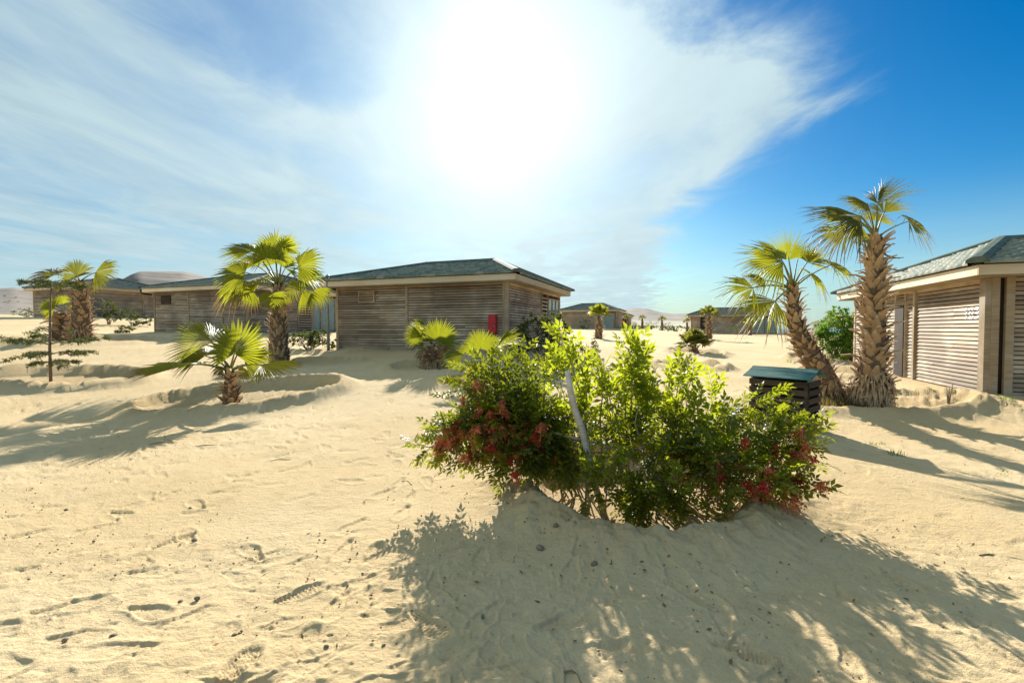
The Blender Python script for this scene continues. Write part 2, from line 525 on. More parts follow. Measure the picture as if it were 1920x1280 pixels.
# rings of banked sand round the plants: x, y, rx, ry, height, width
RINGS = [(1.22, 4.25, 1.10, 1.05, .185, .24), (-5.35, 9.05, 1.75, 1.45, .17, .30), (-11.0, 10.9, 2.1, 1.25, .20, .28),
         (-5.55, 13.2, 1.15, .95, .09, .22), (-1.95, 11.2, 1.15, .85, .13, .22), (-.68, 9.2, .75, .6, .12, .2),
         (-17.0, 18.0, 2.6, 1.8, .14, .4), (8.7, 21.6, 1.3, 1.2, .2, .3), (5.9, 15.0, 1.1, .85, .2, .26), (6.75, 8.75, 2.0, 1.05, .13, .30),
         (15.6, 38, 1.4, 1.2, .2, .3), (13.3, 19.0, 1.7, 1.3, .22, .3), (9.6, 13.5, 1.2, .8, .2, .3), (-6.6, 17.3, 1.6, .8, .12, .3), (1.3, 13.6, 1.2, 1.0, .12, .3)]
def ring_profile(x, y):
    z = np.zeros_like(x); e = np.zeros_like(x)
    for i, (cx, cy, rx, ry, h, w) in enumerate(RINGS):
        if i: w = w * .72
        m = np.nonzero((np.abs(x - cx) < rx + 5 * w) & (np.abs(y - cy) < ry + 5 * w))
        if len(m[0]) == 0: continue
        X = x[m] - cx; Y = y[m] - cy
        th = np.arctan2(Y / ry, X / rx)
        wob = 1 + 0.07 * np.sin(2 * th + i) + 0.05 * np.sin(3 * th + 2.1 * i) + 0.05 * fbm(X, Y, .5, 2, 40 + i)
        q = np.sqrt((X / rx) ** 2 + (Y / ry) ** 2) / wob
        d = (q - 1) * (np.sqrt(X * X + Y * Y) / np.maximum(q, 1e-3))
        prof = np.where(d > 0, np.exp(-(d / (w * 1.35)) ** 2), np.exp(-(d / (w * .8)) ** 2))
        hh = .88 * h * (1 + 0.28 * np.sin(th * 1.0 + i * 1.7) + 
            .2 * fbm(X + 7, Y, .45, 3, 60 + i))
        inside = sm(-d / (w * .9))
        rough = fbm(X, Y, .10, 4, 80 + i) * (.055 if i == 0 else .03) * prof
        z[m] += hh * prof - inside * h * .45 + rough
        e[m] = np.maximum(e[m], np.maximum(prof * .75, inside * .7))
    return z, e

def bank(x, y):
    """the sand is banked up against the cabins"""
    z = np.zeros_like(x); e = np.zeros_like(x)
    for k, c in CAB.items():
        lx, ly = c.to_local(x, y)
        qx = np.maximum(np.abs(lx) - c.w / 2, 0); qy = np.maximum(np.abs(ly) - c.d / 2, 0)
        d = np.sqrt(qx * qx + qy * qy)
        hh, ww = {'main': (.15, 1.15), 'right': (.05, .9)}.get(k, (.10, 1.4))
        t = sm(1 - (d - (.45 if k == 'main' else .1)) / ww)
        z += hh * t
        e = np.maximum(e, t * (.8 if k == 'main' else .55))
    # a low crumbled bank in front of the right hand cabin
    d = (y - 7.25 + .18 * (x - 9.5)) / .55
    t = np.exp(-d * d) * sm((x - 7.9) / 1.2)
    z += t * (.16 + .22 * fbm(x, y, .12, 4, 120) * .5); e = np.maximum(e, t)
    t2 = np.exp(-((x - 8.3) / 1.3) ** 2 - ((y - 8.6) / 1.1) ** 2)
    z += t2 * (.14 + .35 * fbm(x, y, .10, 4, 131) * .3); e = np.maximum(e, t2)
    return z, e

SKYLINE = [(-4000, 560), (-900, 545), (-200, 540), (0, 547), (30, 545), (64, 551), (150, 560), (225, 532), (248, 520), (264, 514), (345, 515), (392, 524), (450, 545), (600, 565), (800, 580),
           (1050, 585), (1130, 584), (1165, 579), (1185, 577), (1212, 578), (1240, 586), (1262, 588), (1312, 587), (1345, 584), (1380, 592), (1420, 604), (1452, 613), (1475, 622), (1560, 626), (2400, 626), (6000, 600)]
def far_height(x, y):
    r = np.sqrt(x * x + y * y) + 1e-6
    front = y > 0.05 * r
    ratio = np.where(front, x / np.maximum(y, .05 * r), np.where(x > 0, 6.0, -6.0))
    px = 960 + F * ratio
    sl = np.interp(px, [a for a, b in SKYLINE], [b for a, b in SKYLINE])
    tan = (616 - sl) / F
    yy = np.where(front, np.maximum(y, .05 * r), .3 * r)
    ridge = 760.0
    t = np.clip((r - 130) / (ridge - 130), 0, 1)
    shape = np.where(r < ridge, .16 * t + .84 * sm((t - .45) / .55), 1.0)
    h = np.where(tan > 0, tan * yy * ridge / r + CAMZ, -9.0)
    h = np.where(r > ridge, h * np.clip(1 - (r - ridge) / 1400, 0, 1), h)
    h = h + np.where(tan > 0, fbm(x, y, 120, 5, 300) * np.minimum(h * .18, 12), 0) * (shape < .999)
    return shape, h

def base_ground(x, y):
    x = np.atleast_1d(np.asarray(x, float)); y = np.atleast_1d(np.asarray(y, float))
    r = np.sqrt(x * x + y * y)
    near = tps(x, y)
    k = sm((r - 95) / 60)
    shape, h = far_height(x, y)
    far = np.where(h > 0, 1.2 + (h - 1.2) * shape, -9.0 * sm((r - 100) / 80))
    near = np.clip(near, -9, 6)
    z = near * (1 - k) + far * k
    rz, re = ring_profile(x, y)
    bz, be = bank(x, y)
    return z + rz + bz, np.maximum(re, be)

def gz(x, y):
    return float(base_ground([x], [y])[0][0])

def stamps(x, y):
    """footprints and scuffs pressed in the sand"""
    z = np.zeros_like(x)
    R0 = np.random.default_rng(21)
    st = []
    for k in range(520):
        yy = 1.7 + 13 * R0.random() ** 1.5
        xx = (R0.random() * 2 - 1) * (1.25 * yy + .5)
        st.append((xx, yy, R0.random() * 2 * PI, .7 + .5 * R0.random(), (.006 + .012 * R0.random()), 0))
    for k in range(40):                     # trails of steps
        x0, y0 = R0.uniform(-7, 3), R0.uniform(2, 11); a = R0.uniform(0, 2 * PI)
        for j in range(9):
            s = .11 * (1 if j % 2 else -1)
            st.append((x0 + math.cos(a) * .62 * j - math.sin(a) * s, y0 + math.sin(a) * .62 * j + math.cos(a) * s, a + R0.normal() * .12, 1.0, .014 + .01 * R0.random(), 0))
    # soles with a clear tread
    for (px, py, ang, sc, kind) in [(440, 1255, 84, 1.1, 2), (275, 1140, -14, 1.05, 1), (325, 1010, 62, 1.0, 2), (225, 955, -20, .95, 1), (700, 1035, 84, 1.0, 1), (805, 1165, -42, 1.05, 1),
                                    (130, 1130, 30, 1.15, 0), (1390, 1215, -25, .9, 1), (1430, 1225, -15, .7, 1), (1300, 1110, -45, 1.2, 0), (1060, 1160, 20, 1.2, 0), (560, 1110, 40, 1.0, 1)]:
        p = W(px, py, 2.0); d = p - Vector((0, 0, CAMZ)); q = d * (CAMZ / -d.z)
        st.append((q.x, q.y, R(ang), sc, .026, kind))
    for (cx, cy, a, sc, dep, kind) in st:
        m = np.nonzero((np.abs(x - cx) < .24) & (np.abs(y - cy) < .24))[0]
        if len(m) == 0: continue
        X = (x[m] - cx); Y = (y[m] - cy)
        u = (X * math.cos(a) + Y * math.sin(a)) / sc; v = (-X * math.sin(a) + Y * math.cos(a)) / sc
        half = .046 + .012 * np.cos((u - .06) * 18) - .006 * (u < -.02)
        q = np.maximum(np.abs(u) / .145, 0) ** 4 + (np.abs(v) / np.maximum(half, .02)) ** 4
        q = q ** .25
        ins = sm((1.08 - q) / .3)
        rim = np.exp(-((q - 1.18) / .2) ** 2)
        dz = -dep * ins + dep * .55 * rim
        if kind == 1: dz += ins * .007 * np.sin(u * 2 * PI / .021)
        if kind == 2: dz += ins * .006 * np.sign(np.sin(u * 2 * PI / .019) * np.sin(v * 2 * PI / .024)) 
        if kind == 0: dz += ins * dep * .5 * (u / .15)
        z[m] += dz
    return z

def polar_mesh(name, radii, angles, mat, micro=True):
    nr, na = len(radii), len(angles)
    Rr, Aa = np.meshgrid(radii, angles, indexing='ij')
    x = (Rr * np.sin(Aa)).ravel(); y = (Rr * np.cos(Aa)).ravel()
    z, e = base_ground(x, y)
    if micro:
        r = Rr.ravel()
        fade = np.clip(1 - (r - 14) / 30, 0, 1)
        rough = sm(vnoise(x * .8, y * .8, 7) * 1.6 + .6)
        z = z + fbm(x, y, 1.6, 3, 500) * .035 * fade
        z = z + fbm(x, y, .22, 3, 510) * .011 * fade * (.4 + .8 * rough)
        n = fbm(x * .75 + y * .2, y * 1.2, .07, 3, 520)
        z = z + n * .006 * fade * (.35 + rough)
        ridg = np.abs(fbm(x, y, .16, 2, 530))
        z = z - np.exp(-(ridg / .05) ** 2) * .003 * fade * rough
        # small clods and pock marks
        cl_ = vnoise(x / .035, y / .035, 540)
        z = z + np.clip(cl_ - .33, 0, 1) * .04 * fade * (.3 + rough) * (r < 12)
        cl2 = vnoise(x / .06, y / .05, 541)
        z = z - np.clip(cl2 - .36, 0, 1) * .06 * fade * (.2 + rough) * (r < 14)
        z = z + stamps(x + .007 * fbm(x, y, .06, 2, 610), y + .007 * fbm(x, y, .06, 2, 620)) * .44
    ok = True
    me = bpy.data.meshes.new(name)
    V_ = np.c_[x, y, z]
    closed = abs((angles[-1] - angles[0]) - 2 * PI) < 1e-6
    if closed:
        V_ = V_.reshape(nr, na, 3)[:, :-1].reshape(-1, 3); e = e.reshape(nr, na)[:, :-1].ravel(); n2 = na - 1
    else: n2 = na
    i = np.arange(nr - 1)[:, None]; j = np.arange(n2 if closed else n2 - 1)[None, :]
    k = (j + 1) % n2
    f = np.stack([i * n2 + j, (i + 1) * n2 + j, (i + 1) * n2 + k, i * n2 + k], -1).reshape(-1, 4)
    me.vertices.add(len(V_)); me.vertices.foreach_set('co', V_.astype(np.float32).ravel())
    me.loops.add(f.size); me.loops.foreach_set('vertex_index', f[:, ::-1].astype(np.int32).ravel() if False else f.astype(np.int32)[:, ::-1].ravel())
    me.polygons.add(len(f)); me.polygons.foreach_set('loop_start', np.arange(0, f.size, 4, dtype=np.int32))
    me.polygons.foreach_set('use_smooth', np.ones(len(f), bool))
    at = me.attributes.new('earth', 'FLOAT', 'POINT'); at.data.foreach_set('value', e.astype(np.float32))
    me.update(calc_edges=True)
    me.validate()
    o = link(name, me, mat)
    o['kind'] = 'structure'
    return o

rad = [0.15, 0.6, 1.0, 1.3]
r_ = 1.5
while r_ < 150:
    rad.append(r_)
    r_ += min(max(r_ * r_ / 683 * .82, .0045), .022 * r_)
rad.append(150.0)
ang = np.concatenate([np.linspace(-PI, -R(60), 70)[:-1], np.linspace(-R(60), R(60), 940), np.linspace(R(60), PI, 70)[1:]])
ground = polar_mesh('sand_ground', np.array(rad), ang, 'sand')
ang2 = np.concatenate([np.linspace(-PI, -R(52), 80)[:-1], np.linspace(-R(52), R(52), 420), np.linspace(R(52), PI, 80)[1:]])
hills = polar_mesh('hills', np.concatenate([np.linspace(150, 800, 60), np.linspace(830, 2100, 20)]), ang2, 'hill_rock', micro=False)
sea_me = bpy.data.meshes.new('sea')
sea_me.from_pydata([(-40000, -40000, -2.2), (40000, -40000, -2.2), (40000, 40000, -2.2), (-40000, 40000, -2.2)], [], [(0, 1, 2, 3)])
sea_o = link('sea', sea_me, 'sea'); sea_o['kind'] = 'structure'

# ------------------------------------------------------------------ cabin builder
SLAT_CACHE = {}
NROW = 26
PITCH_S = HW / NROW
def slat_mesh(L, hgt=.072, th=.022, lean=.012, mat='slat_wood'):
    key = (round(L, 3), hgt, th, lean, mat)
    if key not in SLAT_CACHE:
        m = MB()
        b = .004
        prof = [(-th, -hgt / 2), (-b, -hgt / 2), (0, -hgt / 2 + b), (0, hgt / 2 - b), (-b, hgt / 2), (-th, hgt / 2)]
        r0 = []
        for x in (-L / 2, L / 2):
            r0.append([(x, -(y + lean * (-z / hgt * 2)), z) for y, z in prof])
        m.quadgrid(r0, close=True)
        n = len(prof)
        m.f.append(tuple(range(n))); m.f.append(tuple(range(n, 2 * n))[::-1])
        me = m.mesh('slat'); me.materials.append(MATS[mat])
        SLAT_CACHE[key] = me
    return SLAT_CACHE[key]

BOX_CACHE = {}
def box_obj(name, size, c, mat, parent, rot=(0, 0, 0), bev=0.006):
    key = (tuple(round(s, 3) for s in size), mat, bev)
    if key not in BOX_CACHE:
        hx, hy, hz = (s / 2 for s in size)
        b = min(bev, hx * .5, hy * .5, hz * .5)
        import bmesh
        bm = bmesh.new()
        bmesh.ops.create_cube(bm, size=1.0)
        for v in bm.verts:
            v.co = Vector((v.co.x * size[0], v.co.y * size[1], v.co.z * size[2]))
        bmesh.ops.bevel(bm, geom=bm.edges[:], offset=b, segments=1, affect='EDGES')
        me = bpy.data.meshes.new(name); bm.to_mesh(me); bm.free()
        me.materials.append(MATS[mat])
        BOX_CACHE[key] = me
    o = bpy.data.objects.new(name, BOX_CACHE[key])
    col.objects.link(o); o.location = c; o.rotation_euler = rot; o.parent = parent
    return o

SIDE = {'F': (lambda w, d: Vector((-w / 2, -d / 2, 0)), Vector((1, 0, 0)), Vector((0, -1, 0)), 0.0),
        'R': (lambda w, d: Vector((w / 2, -d / 2, 0)), Vector((0, 1, 0)), Vector((1, 0, 0)), PI / 2),
        'B': (lambda w, d: Vector((w / 2, d / 2, 0)), Vector((-1, 0, 0)), Vector((0, 1, 0)), PI),
        'L': (lambda w, d: Vector((-w / 2, d / 2, 0)), Vector((0, -1, 0)), Vector((-1, 0, 0)), -PI / 2)}

TILE_CACHE = {}
TP, TC = 0.30, 0.34                    # tile width and course
def tile_pts(x0, x1, s0, s1, off=0.012):
    rows = []
    nseg = 6
    for (s, lift) in ((s0 - .012, .0), (s0 - .012, .045), (s1, .004)):
        r = []
        for k in range(nseg + 1):
            x = x0 + (x1 - x0) * k / nseg
            ph = (x / TP) * 2 * PI
            wv = .05 * (0.5 - 0.5 * math.cos(ph)) ** .8
            r.append((x, s, off + (wv if lift or s == s1 else 0) + lift))
        rows.append(r)
    return rows

def build_roof(root, w, d, ov, z0, rise, ridge_half, single=(), tiles=True):
    ew, ed_ = w / 2 + ov, d / 2 + ov
    rh = ridge_half
    T0, T1 = Vector((-rh, 0, z0 + rise)), Vector((rh, 0, z0 + rise))
    A, B, C, D = (Vector((-ew, -ed_, z0)), Vector((ew, -ed_, z0)), Vector((ew, ed_, z0)), Vector((-ew, ed_, z0)))
    m = MB()
    m.v = [tuple(p) for p in (A, B, C, D, T0, T1)]
    m.f = [(0, 1, 5, 4), (1, 2, 5), (2, 3, 4, 5), (3, 0, 4)]
    roof = m.build('roof', 'roof_green', root)
    slopes = {'F': (A, B, T0, T1), 'R': (B, C, T1, T1), 'B': (C, D, T1, T0), 'L': (D, A, T0, T0)}
    if tiles:
        rest = MB()
        for k, (E0, E1, t0, t1) in slopes.items():
            ex = (E1 - E0).normalized()
            L = (E1 - E0).length
            a0 = (t0 - E0).dot(ex); a1 = (t1 - E0).dot(ex)
            upv = (t0 - E0) - ex * a0
            S = upv.length
            ey = upv.normalized(); en = ex.cross(ey)
            M = Matrix((ex, ey, en)).transposed()
            s0 = 0.0
            while s0 < S - .05:
                s1 = min(s0 + TC, S)
                fm = (s0 + s1) / 2 / S
                xl, xr = a0 * fm, L + (a1 - L) * fm
                i = int(math.floor(xl / TP))
                while i * TP < xr:
                    x0, x1 = max(i * TP, xl), min((i + 1) * TP, xr)
                    if x1 - x0 > .02:
                        full = abs(x1 - x0 - TP) < 1e-6 and abs(s1 - s0 - TC) < 1e-6
                        if k in single:
                            if full:
                                if 'tile' not in TILE_CACHE:
                                    q = MB(); q.quadgrid(tile_pts(0, TP, 0, TC)); me = q.mesh('roof_tile', True)
                                    me.materials.append(MATS['roof_green']); TILE_CACHE['tile'] = me
                                me = TILE_CACHE['tile']; org = E0 + ex * x0 + ey * s0
                            else:
                                q = MB(); q.quadgrid([[(p[0] - i * TP, p[1] - s0, p[2]) for p in r] for r in tile_pts(x0, x1, s0, s1)])
                                me = q.mesh('roof_tile', True); me.materials.append(MATS['roof_green']); org = E0 + ex * (i * TP) + ey * s0
                            o = bpy.data.objects.new('roof_tile', me); col.objects.link(o)
                            o.matrix_local = Matrix.Translation(org) @ M.to_4x4()
                            o.parent = roof
                        else:
                            rest.quadgrid([[tuple(E0 + M @ Vector(p)) for p in r] for r in tile_pts(x0, x1, s0, s1)])
                    i += 1
                s0 += TC
        if rest.v:
            ro = rest.build('roof_tiles', 'roof_green', roof, True); ro['kind'] = 'stuff'
    # hip and ridge caps
    for p, q in ((A, T0), (B, T1), (C, T1), (D, T0), (T0, T1)):
        h = MB()
        dr = (q - p).normalized()
        sd = dr.cross(Vector((0, 0, 1))).normalized(); un = sd.cross(dr)
        p2 = p - dr * .03
        rows = []
        for e in (p2, q + dr * .02):
            rows.append([e + sd * x + un * z for x, z in ((-.17, .03), (-.15, .10), (-.06, .15), (.06, .15), (.15, .10), (.17, .03))])
        h.quadgrid(rows)
        n = 6
        h.f.append(tuple(range(n))); h.f.append(tuple(range(n, 2 * n))[::-1])
        h.build('ridge_cap' if (p is T0) else 'hip_cap', 'cap_green', roof)
    return roof

def slat_bay(root, side, w, d, a0, a1, z0=0.0, z1=HW, inset=0.0, mat='slat_wood', joined=None, pitch=PITCH_S, hgt=.072):
    o_, e, n, rz = SIDE[side]
    O = o_(w, d)
    L = a1 - a0
    k = 0
    z = z0 + pitch / 2
    while z < z1 - .02:
        p = O + e * ((a0 + a1) / 2 + random.uniform(-.004, .004)) + n * (-inset) + Vector((0, 0, z + random.uniform(-.003, .003)))
        if joined is not None:
            joined.box(p, (L / 2, .012, hgt / 2), Matrix.Rotation(rz, 3, 'Z'))
        else:
            if L > 2.4 and random.random() < .55:        # two boards butted end to end
                q = random.choice((.3, .62)) * L
                spans = ((-L / 2, -L / 2 + q - .002), (-L / 2 + q + .002, L / 2))
            else: spans = ((-L / 2, L / 2),)
            for s0_, s1_ in spans:
                me = slat_mesh(s1_ - s0_, hgt, mat=mat)
                s = bpy.data.objects.new('slat', me)
                col.objects.link(s); s.location = p + e * ((s0_ + s1_) / 2)
                s.rotation_euler = (random.uniform(-.03, .03), random.uniform(-.0016, .0016), rz + random.uniform(-.001, .001))
                s.parent = root
        z += pitch
        k += 1

def post(root, side, w, d, a, width=.10, z0=-.15, z1=HW + .02, proud=.03, th=.09, name='post', mat='frame_wood'):
    o_, e, n, rz = SIDE[side]
    O = o_(w, d)
    return box_obj(name, (width, th, z1 - z0), O + e * a + n * (proud - th / 2) + Vector((0, 0, (z0 + z1) / 2)), mat, root, (0, 0, rz))

def rail(root, side, w, d, a0, a1, z, height=.08, proud=.03, th=.07, name='rail', mat='frame_wood'):
    o_, e, n, rz = SIDE[side]
    O = o_(w, d)
    return box_obj(name, (a1 - a0, th, height), O + e * ((a0 + a1) / 2) + n * (proud - th / 2) + Vector((0, 0, z)), mat, root, (0, 0, rz))

def window(root, side, w, d, a0, a1, z0, z1, panes=2, name='window', mat='frame_wood', curtain=False):
    o_, e, n, rz = SIDE[side]
    O = o_(w, d)
    c = O + e * ((a0 + a1) / 2) + Vector((0, 0, (z0 + z1) / 2)) + n * .01
    fr = MB()
    L, H = a1 - a0, z1 - z0
    t = .06
    fr.box((0, 0, H / 2 - t / 2), (L / 2, .035, t / 2)); fr.box((0, 0, -H / 2 + t / 2), (L / 2, .035, t / 2))
    for k in range(panes + 1):
        x = -L / 2 + t / 2 + (L - t) * k / panes
        fr.box((x, .001, 0), (t / 2, .034, H / 2 - t))
    wo = fr.build(name, mat, root, loc=c); wo.rotation_euler = (0, 0, rz)
    for k in range(panes):
        x = -L / 2 + t / 2 + (L - t) * (k + .5) / panes
        g = MB(); g.box((0, 0, 0), ((L - t) / panes / 2 - t / 2 + .004, .006, H / 2 - t + .004))
        g.build('pane', 'glass', wo, loc=(x, .005, 0))
        if curtain:
            q = MB(); rows = []
            hw = (L - t) / panes / 2 - t / 2
            for zz in (-H / 2 + t, H / 2 - t):
                rows.append([(-hw + 2 * hw * i / 16, .05 + .012 * math.sin(i * 1.9), zz) for i in range(17)])
            q.quadgrid(rows); q.build('curtain', 'curtain', wo, True, loc=(x, 0, 0))
    return wo

def make_cabin(key, label, single=(), detail=True, rise=1.02, ridge_half=1.65, ov=.42):
    c = CAB[key]
    w, d = c.w, c.d
    root = thing('wooden_cabin', label, 'cabin', c.c, -YAW, 'slatted wooden cabins')
    core = MB()
    core.box((0, 0, HW / 2 - .1), (w / 2 - .10, d / 2 - .10, HW / 2 + .1))
    core.build('wall_core', 'wall_core', root)
    # soffit, fascia
    s = MB(); s.box((0, 0, HW + .015), (w / 2 + ov - .03, d / 2 + ov - .03, .012)); s.build('soffit', 'frame_wood', root)
    fh = .20
    zf = HW + .03 + fh / 2
    for side, L in (('F', w + 2 * ov), ('B', w + 2 * ov), ('L', d + 2 * ov - .08), ('R', d + 2 * ov - .08)):
        n = SIDE[side][2]
        dist = (d if side in 'FB' else w) / 2 + ov
        box_obj('fascia_board', (L, .04, fh), n * (dist - .02) + Vector((0, 0, zf)), 'fascia_wood', root, (0, 0, SIDE[side][3]))
    # corner posts
    for sx in (-1, 1):
        for sy in (-1, 1):
            box_obj('corner_post', (.13, .13, HW + .3), (sx * (w / 2 - .055), sy * (d / 2 - .055), HW / 2 - .14), 'frame_wood', root)
    build_roof(root, w, d, ov + .05, HW + .03 + fh + .005, rise, ridge_half, single, detail)
    return root, w, d

# ---- the near cabin with the red box
root, w, d = make_cabin('main', 'grey slatted cabin with a red box on its wall, in middle of the sand', single=('F',))
sF = lambda s: w - s                       # distance from the right corner
slat_bay(root, 'F', w, d, sF(3.86), sF(.18)); slat_bay(root, 'F', w, d, .12, sF(3.98))
post(root, 'F', w, d, sF(3.92), .11); post(root, 'F', w, d, sF(.15), .06, proud=.022)
post(root, 'F', w, d, .09, .06, proud=.022)
rail(root, 'F', w, d, .13, w - .13, HW - .03, .07, .02)
slat_bay(root, 'R', w, d, .16, 3.88); post(root, 'R', w, d, 3.95, .09); post(root, 'R', w, d, .12, .05, proud=.02)
slat_bay(root, 'R', w, d, 4.0, 4.86, pitch=.155, hgt=.07, z1=HW - .1)
post(root, 'R', w, d, 4.91, .08)
slat_bay(root, 'R', w, d, 4.96, 6.85, z1=.75)
window(root, 'R', w, d, 4.96, 6.85, .76, HW - .22, 3)
rail(root, 'R', w, d, .15, w - .13, HW - .04, .09, .02)
slat_bay(root, 'L', w, d, .15, w - .15); 
# plinth boards at the foot of the wall
for k in range(3):
    a = .35 + k * 1.05
    box_obj('plinth_board', (1.0, .03, .20), (-w / 2 + a + .5, -d / 2 - .035, .0), 'frame_wood', root, (0, 0, 0))
# vent
vg = MB()
for (cx_, cz_, hx_, hz_) in ((0, .2, .36, .02), (0, -.2, .36, .02), (-.34, 0, .02, .18), (.34, 0, .02, .18)):
    vg.box((cx_, 0, cz_), (hx_, .02, hz_))
vent = vg.build('vent', 'slat_wood', root, loc=(-w / 2 + 1.45, -d / 2 - .035, HW - .36))
for k in range(4):
    box_obj('vent_slat', (.64, .015, .06), (0, .004, -.13 + k * .088), 'slat_wood', vent, (R(25), 0, 0), .003)
# red extinguisher box
rb = box_obj('fire_cabinet', (.27, .16, .62), (w / 2 - .50, -d / 2 - .105, .95), 'red_paint', root, (0, 0, 0), .012)
rb['label'] = 'red fire extinguisher box on the wall'
box_obj('lid', (.25, .012, .28), (0, -.085, .15), 'red_paint', rb, (0, 0, 0), .004)
box_obj('handle', (.02, .03, .08), (.09, -.09, -.06), 'pipe_grey', rb, (0, 0, 0), .004)
# downpipe with cap and elbow at the left
dp = MB(); dp.tube([(0, 0, -.2), (0, 0, HW + .42)], .055, 10); dpo = dp.build('downpipe', 'pipe_grey', root, True, loc=(-w / 2 - .05, -d / 2 - .38, 0))
cp = MB(); cp.tube([(0, 0, 0), (0, 0, .03), (0, 0, .10)], [.085, .085, .01], 10); cp.build('pipe_cap', 'pipe_grey', dpo, True, loc=(0, 0, HW + .41))
el = MB(); el.tube([(0, 0, 0), (.10, .02, -.02), (.28, .1, -.02)], .05, 8); el.build('gutter_elbow', 'dark_board', dpo, True, loc=(0, 0, HW - .05))

# ---- the cabin with the number
root, w, d = make_cabin('right', 'wooden cabin with white number 103 painted on its slats, behind tall palm', single=('L',))
aL = lambda t: d - t
slat_bay(root, 'L', w, d, aL(3.02), aL(.32)); slat_bay(root, 'L', w, d, aL(3.66), aL(3.22), inset=.02)
post(root, 'L', w, d, aL(3.12), .10, proud=.05); post(root, 'L', w, d, aL(.26), .09, proud=.025); 
post(root, 'L', w, d, aL(3.68), .05, proud=.03)
post(root, 'L', w, d, aL(4.28), .08, proud=.03)
rail(root, 'L', w, d, aL(4.26), aL(3.18), HW - .30, .12, .035)
slat_bay(root, 'L', w, d, aL(4.24), aL(3.2), z0=HW - .24)
# dark half open door
box_obj('door', (.54, .03, HW - .36), (-w / 2 + .085 - .12, d / 2 - aL(3.96), HW / 2 - .18), 'dark_board', root, (0, 0, -PI / 2), .004)
rail(root, 'L', w, d, aL(4.26), aL(3.70), HW - .62, .07, .035)
slat_bay(root, 'L', w, d, .16, aL(4.34)); post(root, 'L', w, d, .12, .07, proud=.02)
rail(root, 'L', w, d, .14, aL(.2), HW - .02, .06, .02)
slat_bay(root, 'F', w, d, .34, 3.5); post(root, 'F', w, d, .27, .13, proud=.035); post(root, 'F', w, d, 3.56, .1)
slat_bay(root, 'F', w, d, 3.62, w - .15)
box_obj('corner_board', (.10, .20, HW + .12), (-w / 2 - .055, -d / 2 + .10, HW / 2 - .06), 'frame_wood', root)
cb = box_obj('slab', (w - .5, .5, .18), (.25, -d / 2 - .22, -.06), 'concrete', root, (0, 0, 0), .02)
# painted digits follow the slats
def digit_rects(ch):
    if ch == '1': return [(.34, 0, .66, 1), (.08, .68, .34, .86)]
    if ch == '0': return [(.0, .08, .30, .92), (.70, .08, 1.0, .92), (.12, 0, .88, .14), (.12, .86, .88, 1.0)]
    if ch == '3': return [(.06, .84, .86, 1.0), (.06, 0, .86, .16), (.34, .43, .80, .58), (.68, .08, 1.0, .46), (.68, .54, 1.0, .92)]
NUMW, NUMH, NZ0 = .145, 3 * PITCH_S - .012, 17 * PITCH_S + .008
num = MB()
for k, ch in enumerate('103'):
    t_left = .93 - k * .185                    # distance from the near corner, leftmost digit farthest
    for (x0, y0, x1, y1) in digit_rects(ch):
        for row in range(17, 20):
            zc_ = (row + .5) * PITCH_S
            lo, hi = max(NZ0 + y0 * NUMH, zc_ - .034), min(NZ0 + y1 * NUMH, zc_ + .034)
            if hi - lo < .004: continue
            ya = -d / 2 + t_left - x0 * NUMW; yb = -d / 2 + t_left - x1 * NUMW
            out = lambda zz: -w / 2 - (.012 * (-(zz - zc_) / .072 * 2)) - .006
            num.v += [(out(lo), ya, lo), (out(lo), yb, lo), (out(hi), yb, hi), (out(hi), ya, hi)]
            n0 = len(num.v) - 4
            num.f.append((n0, n0 + 1, n0 + 2, n0 + 3))
num.build('painted_number', 'white_paint', root)['label'] = 'white painted number 103'

# ---- the cabin behind the left palm
root, w, d = make_cabin('left', 'slatted cabin with glass doors behind the tall left palm')
slat_bay(root, 'F', w, d, .15, 2.9); slat_bay(root, 'F', w, d, 3.02, 5.6); slat_bay(root, 'F', w, d, 5.72, w - .15)
post(root, 'F', w, d, 2.96); post(root, 'F', w, d, 5.66)
slat_bay(root, 'R', w, d, .15, 3.4); post(root, 'R', w, d, 3.46, .09); slat_bay(root, 'R', w, d, 3.52, 4.5, pitch=.15); post(root, 'R', w, d, 4.55, .08)
window(root, 'R', w, d, 4.6, 5.95, .02, HW - .1, 2, 'glass_door', curtain=True); window(root, 'R', w, d, 5.98, 7.2, .02, HW - .1, 2, 'glass_door', curtain=True)
slat_bay(root, 'L', w, d, .15, d - .15)
vent = box_obj('vent', (.8, .05, .5), (-w / 2 + 1.1, -d / 2 - .03, HW - .42), 'dark_board', root)
gt = MB(); gt.tube([(0, 0, .1), (-.02, -.02, -.06), (.06, .06, -.16), (.3, .38, -.2)], .06, 8); gt.build('gutter_elbow', 'dark_board', root, True, loc=(-w / 2 - .40, -d / 2 - .40, HW + .1))

root, w, d = make_cabin('far_left', 'slatted cabin with shrubs along its wall and a mesa behind')
slat_bay(root, 'F', w, d, .15, 3.5); slat_bay(root, 'F', w, d, 3.62, w - .15); post(root, 'F', w, d, 3.56)
slat_bay(root, 'R', w, d, .15, 4.6); post(root, 'R', w, d, 4.7, .14); slat_bay(root, 'R', w, d, 4.8, d - .15)
slat_bay(root, 'L', w, d, .15, d - .15)

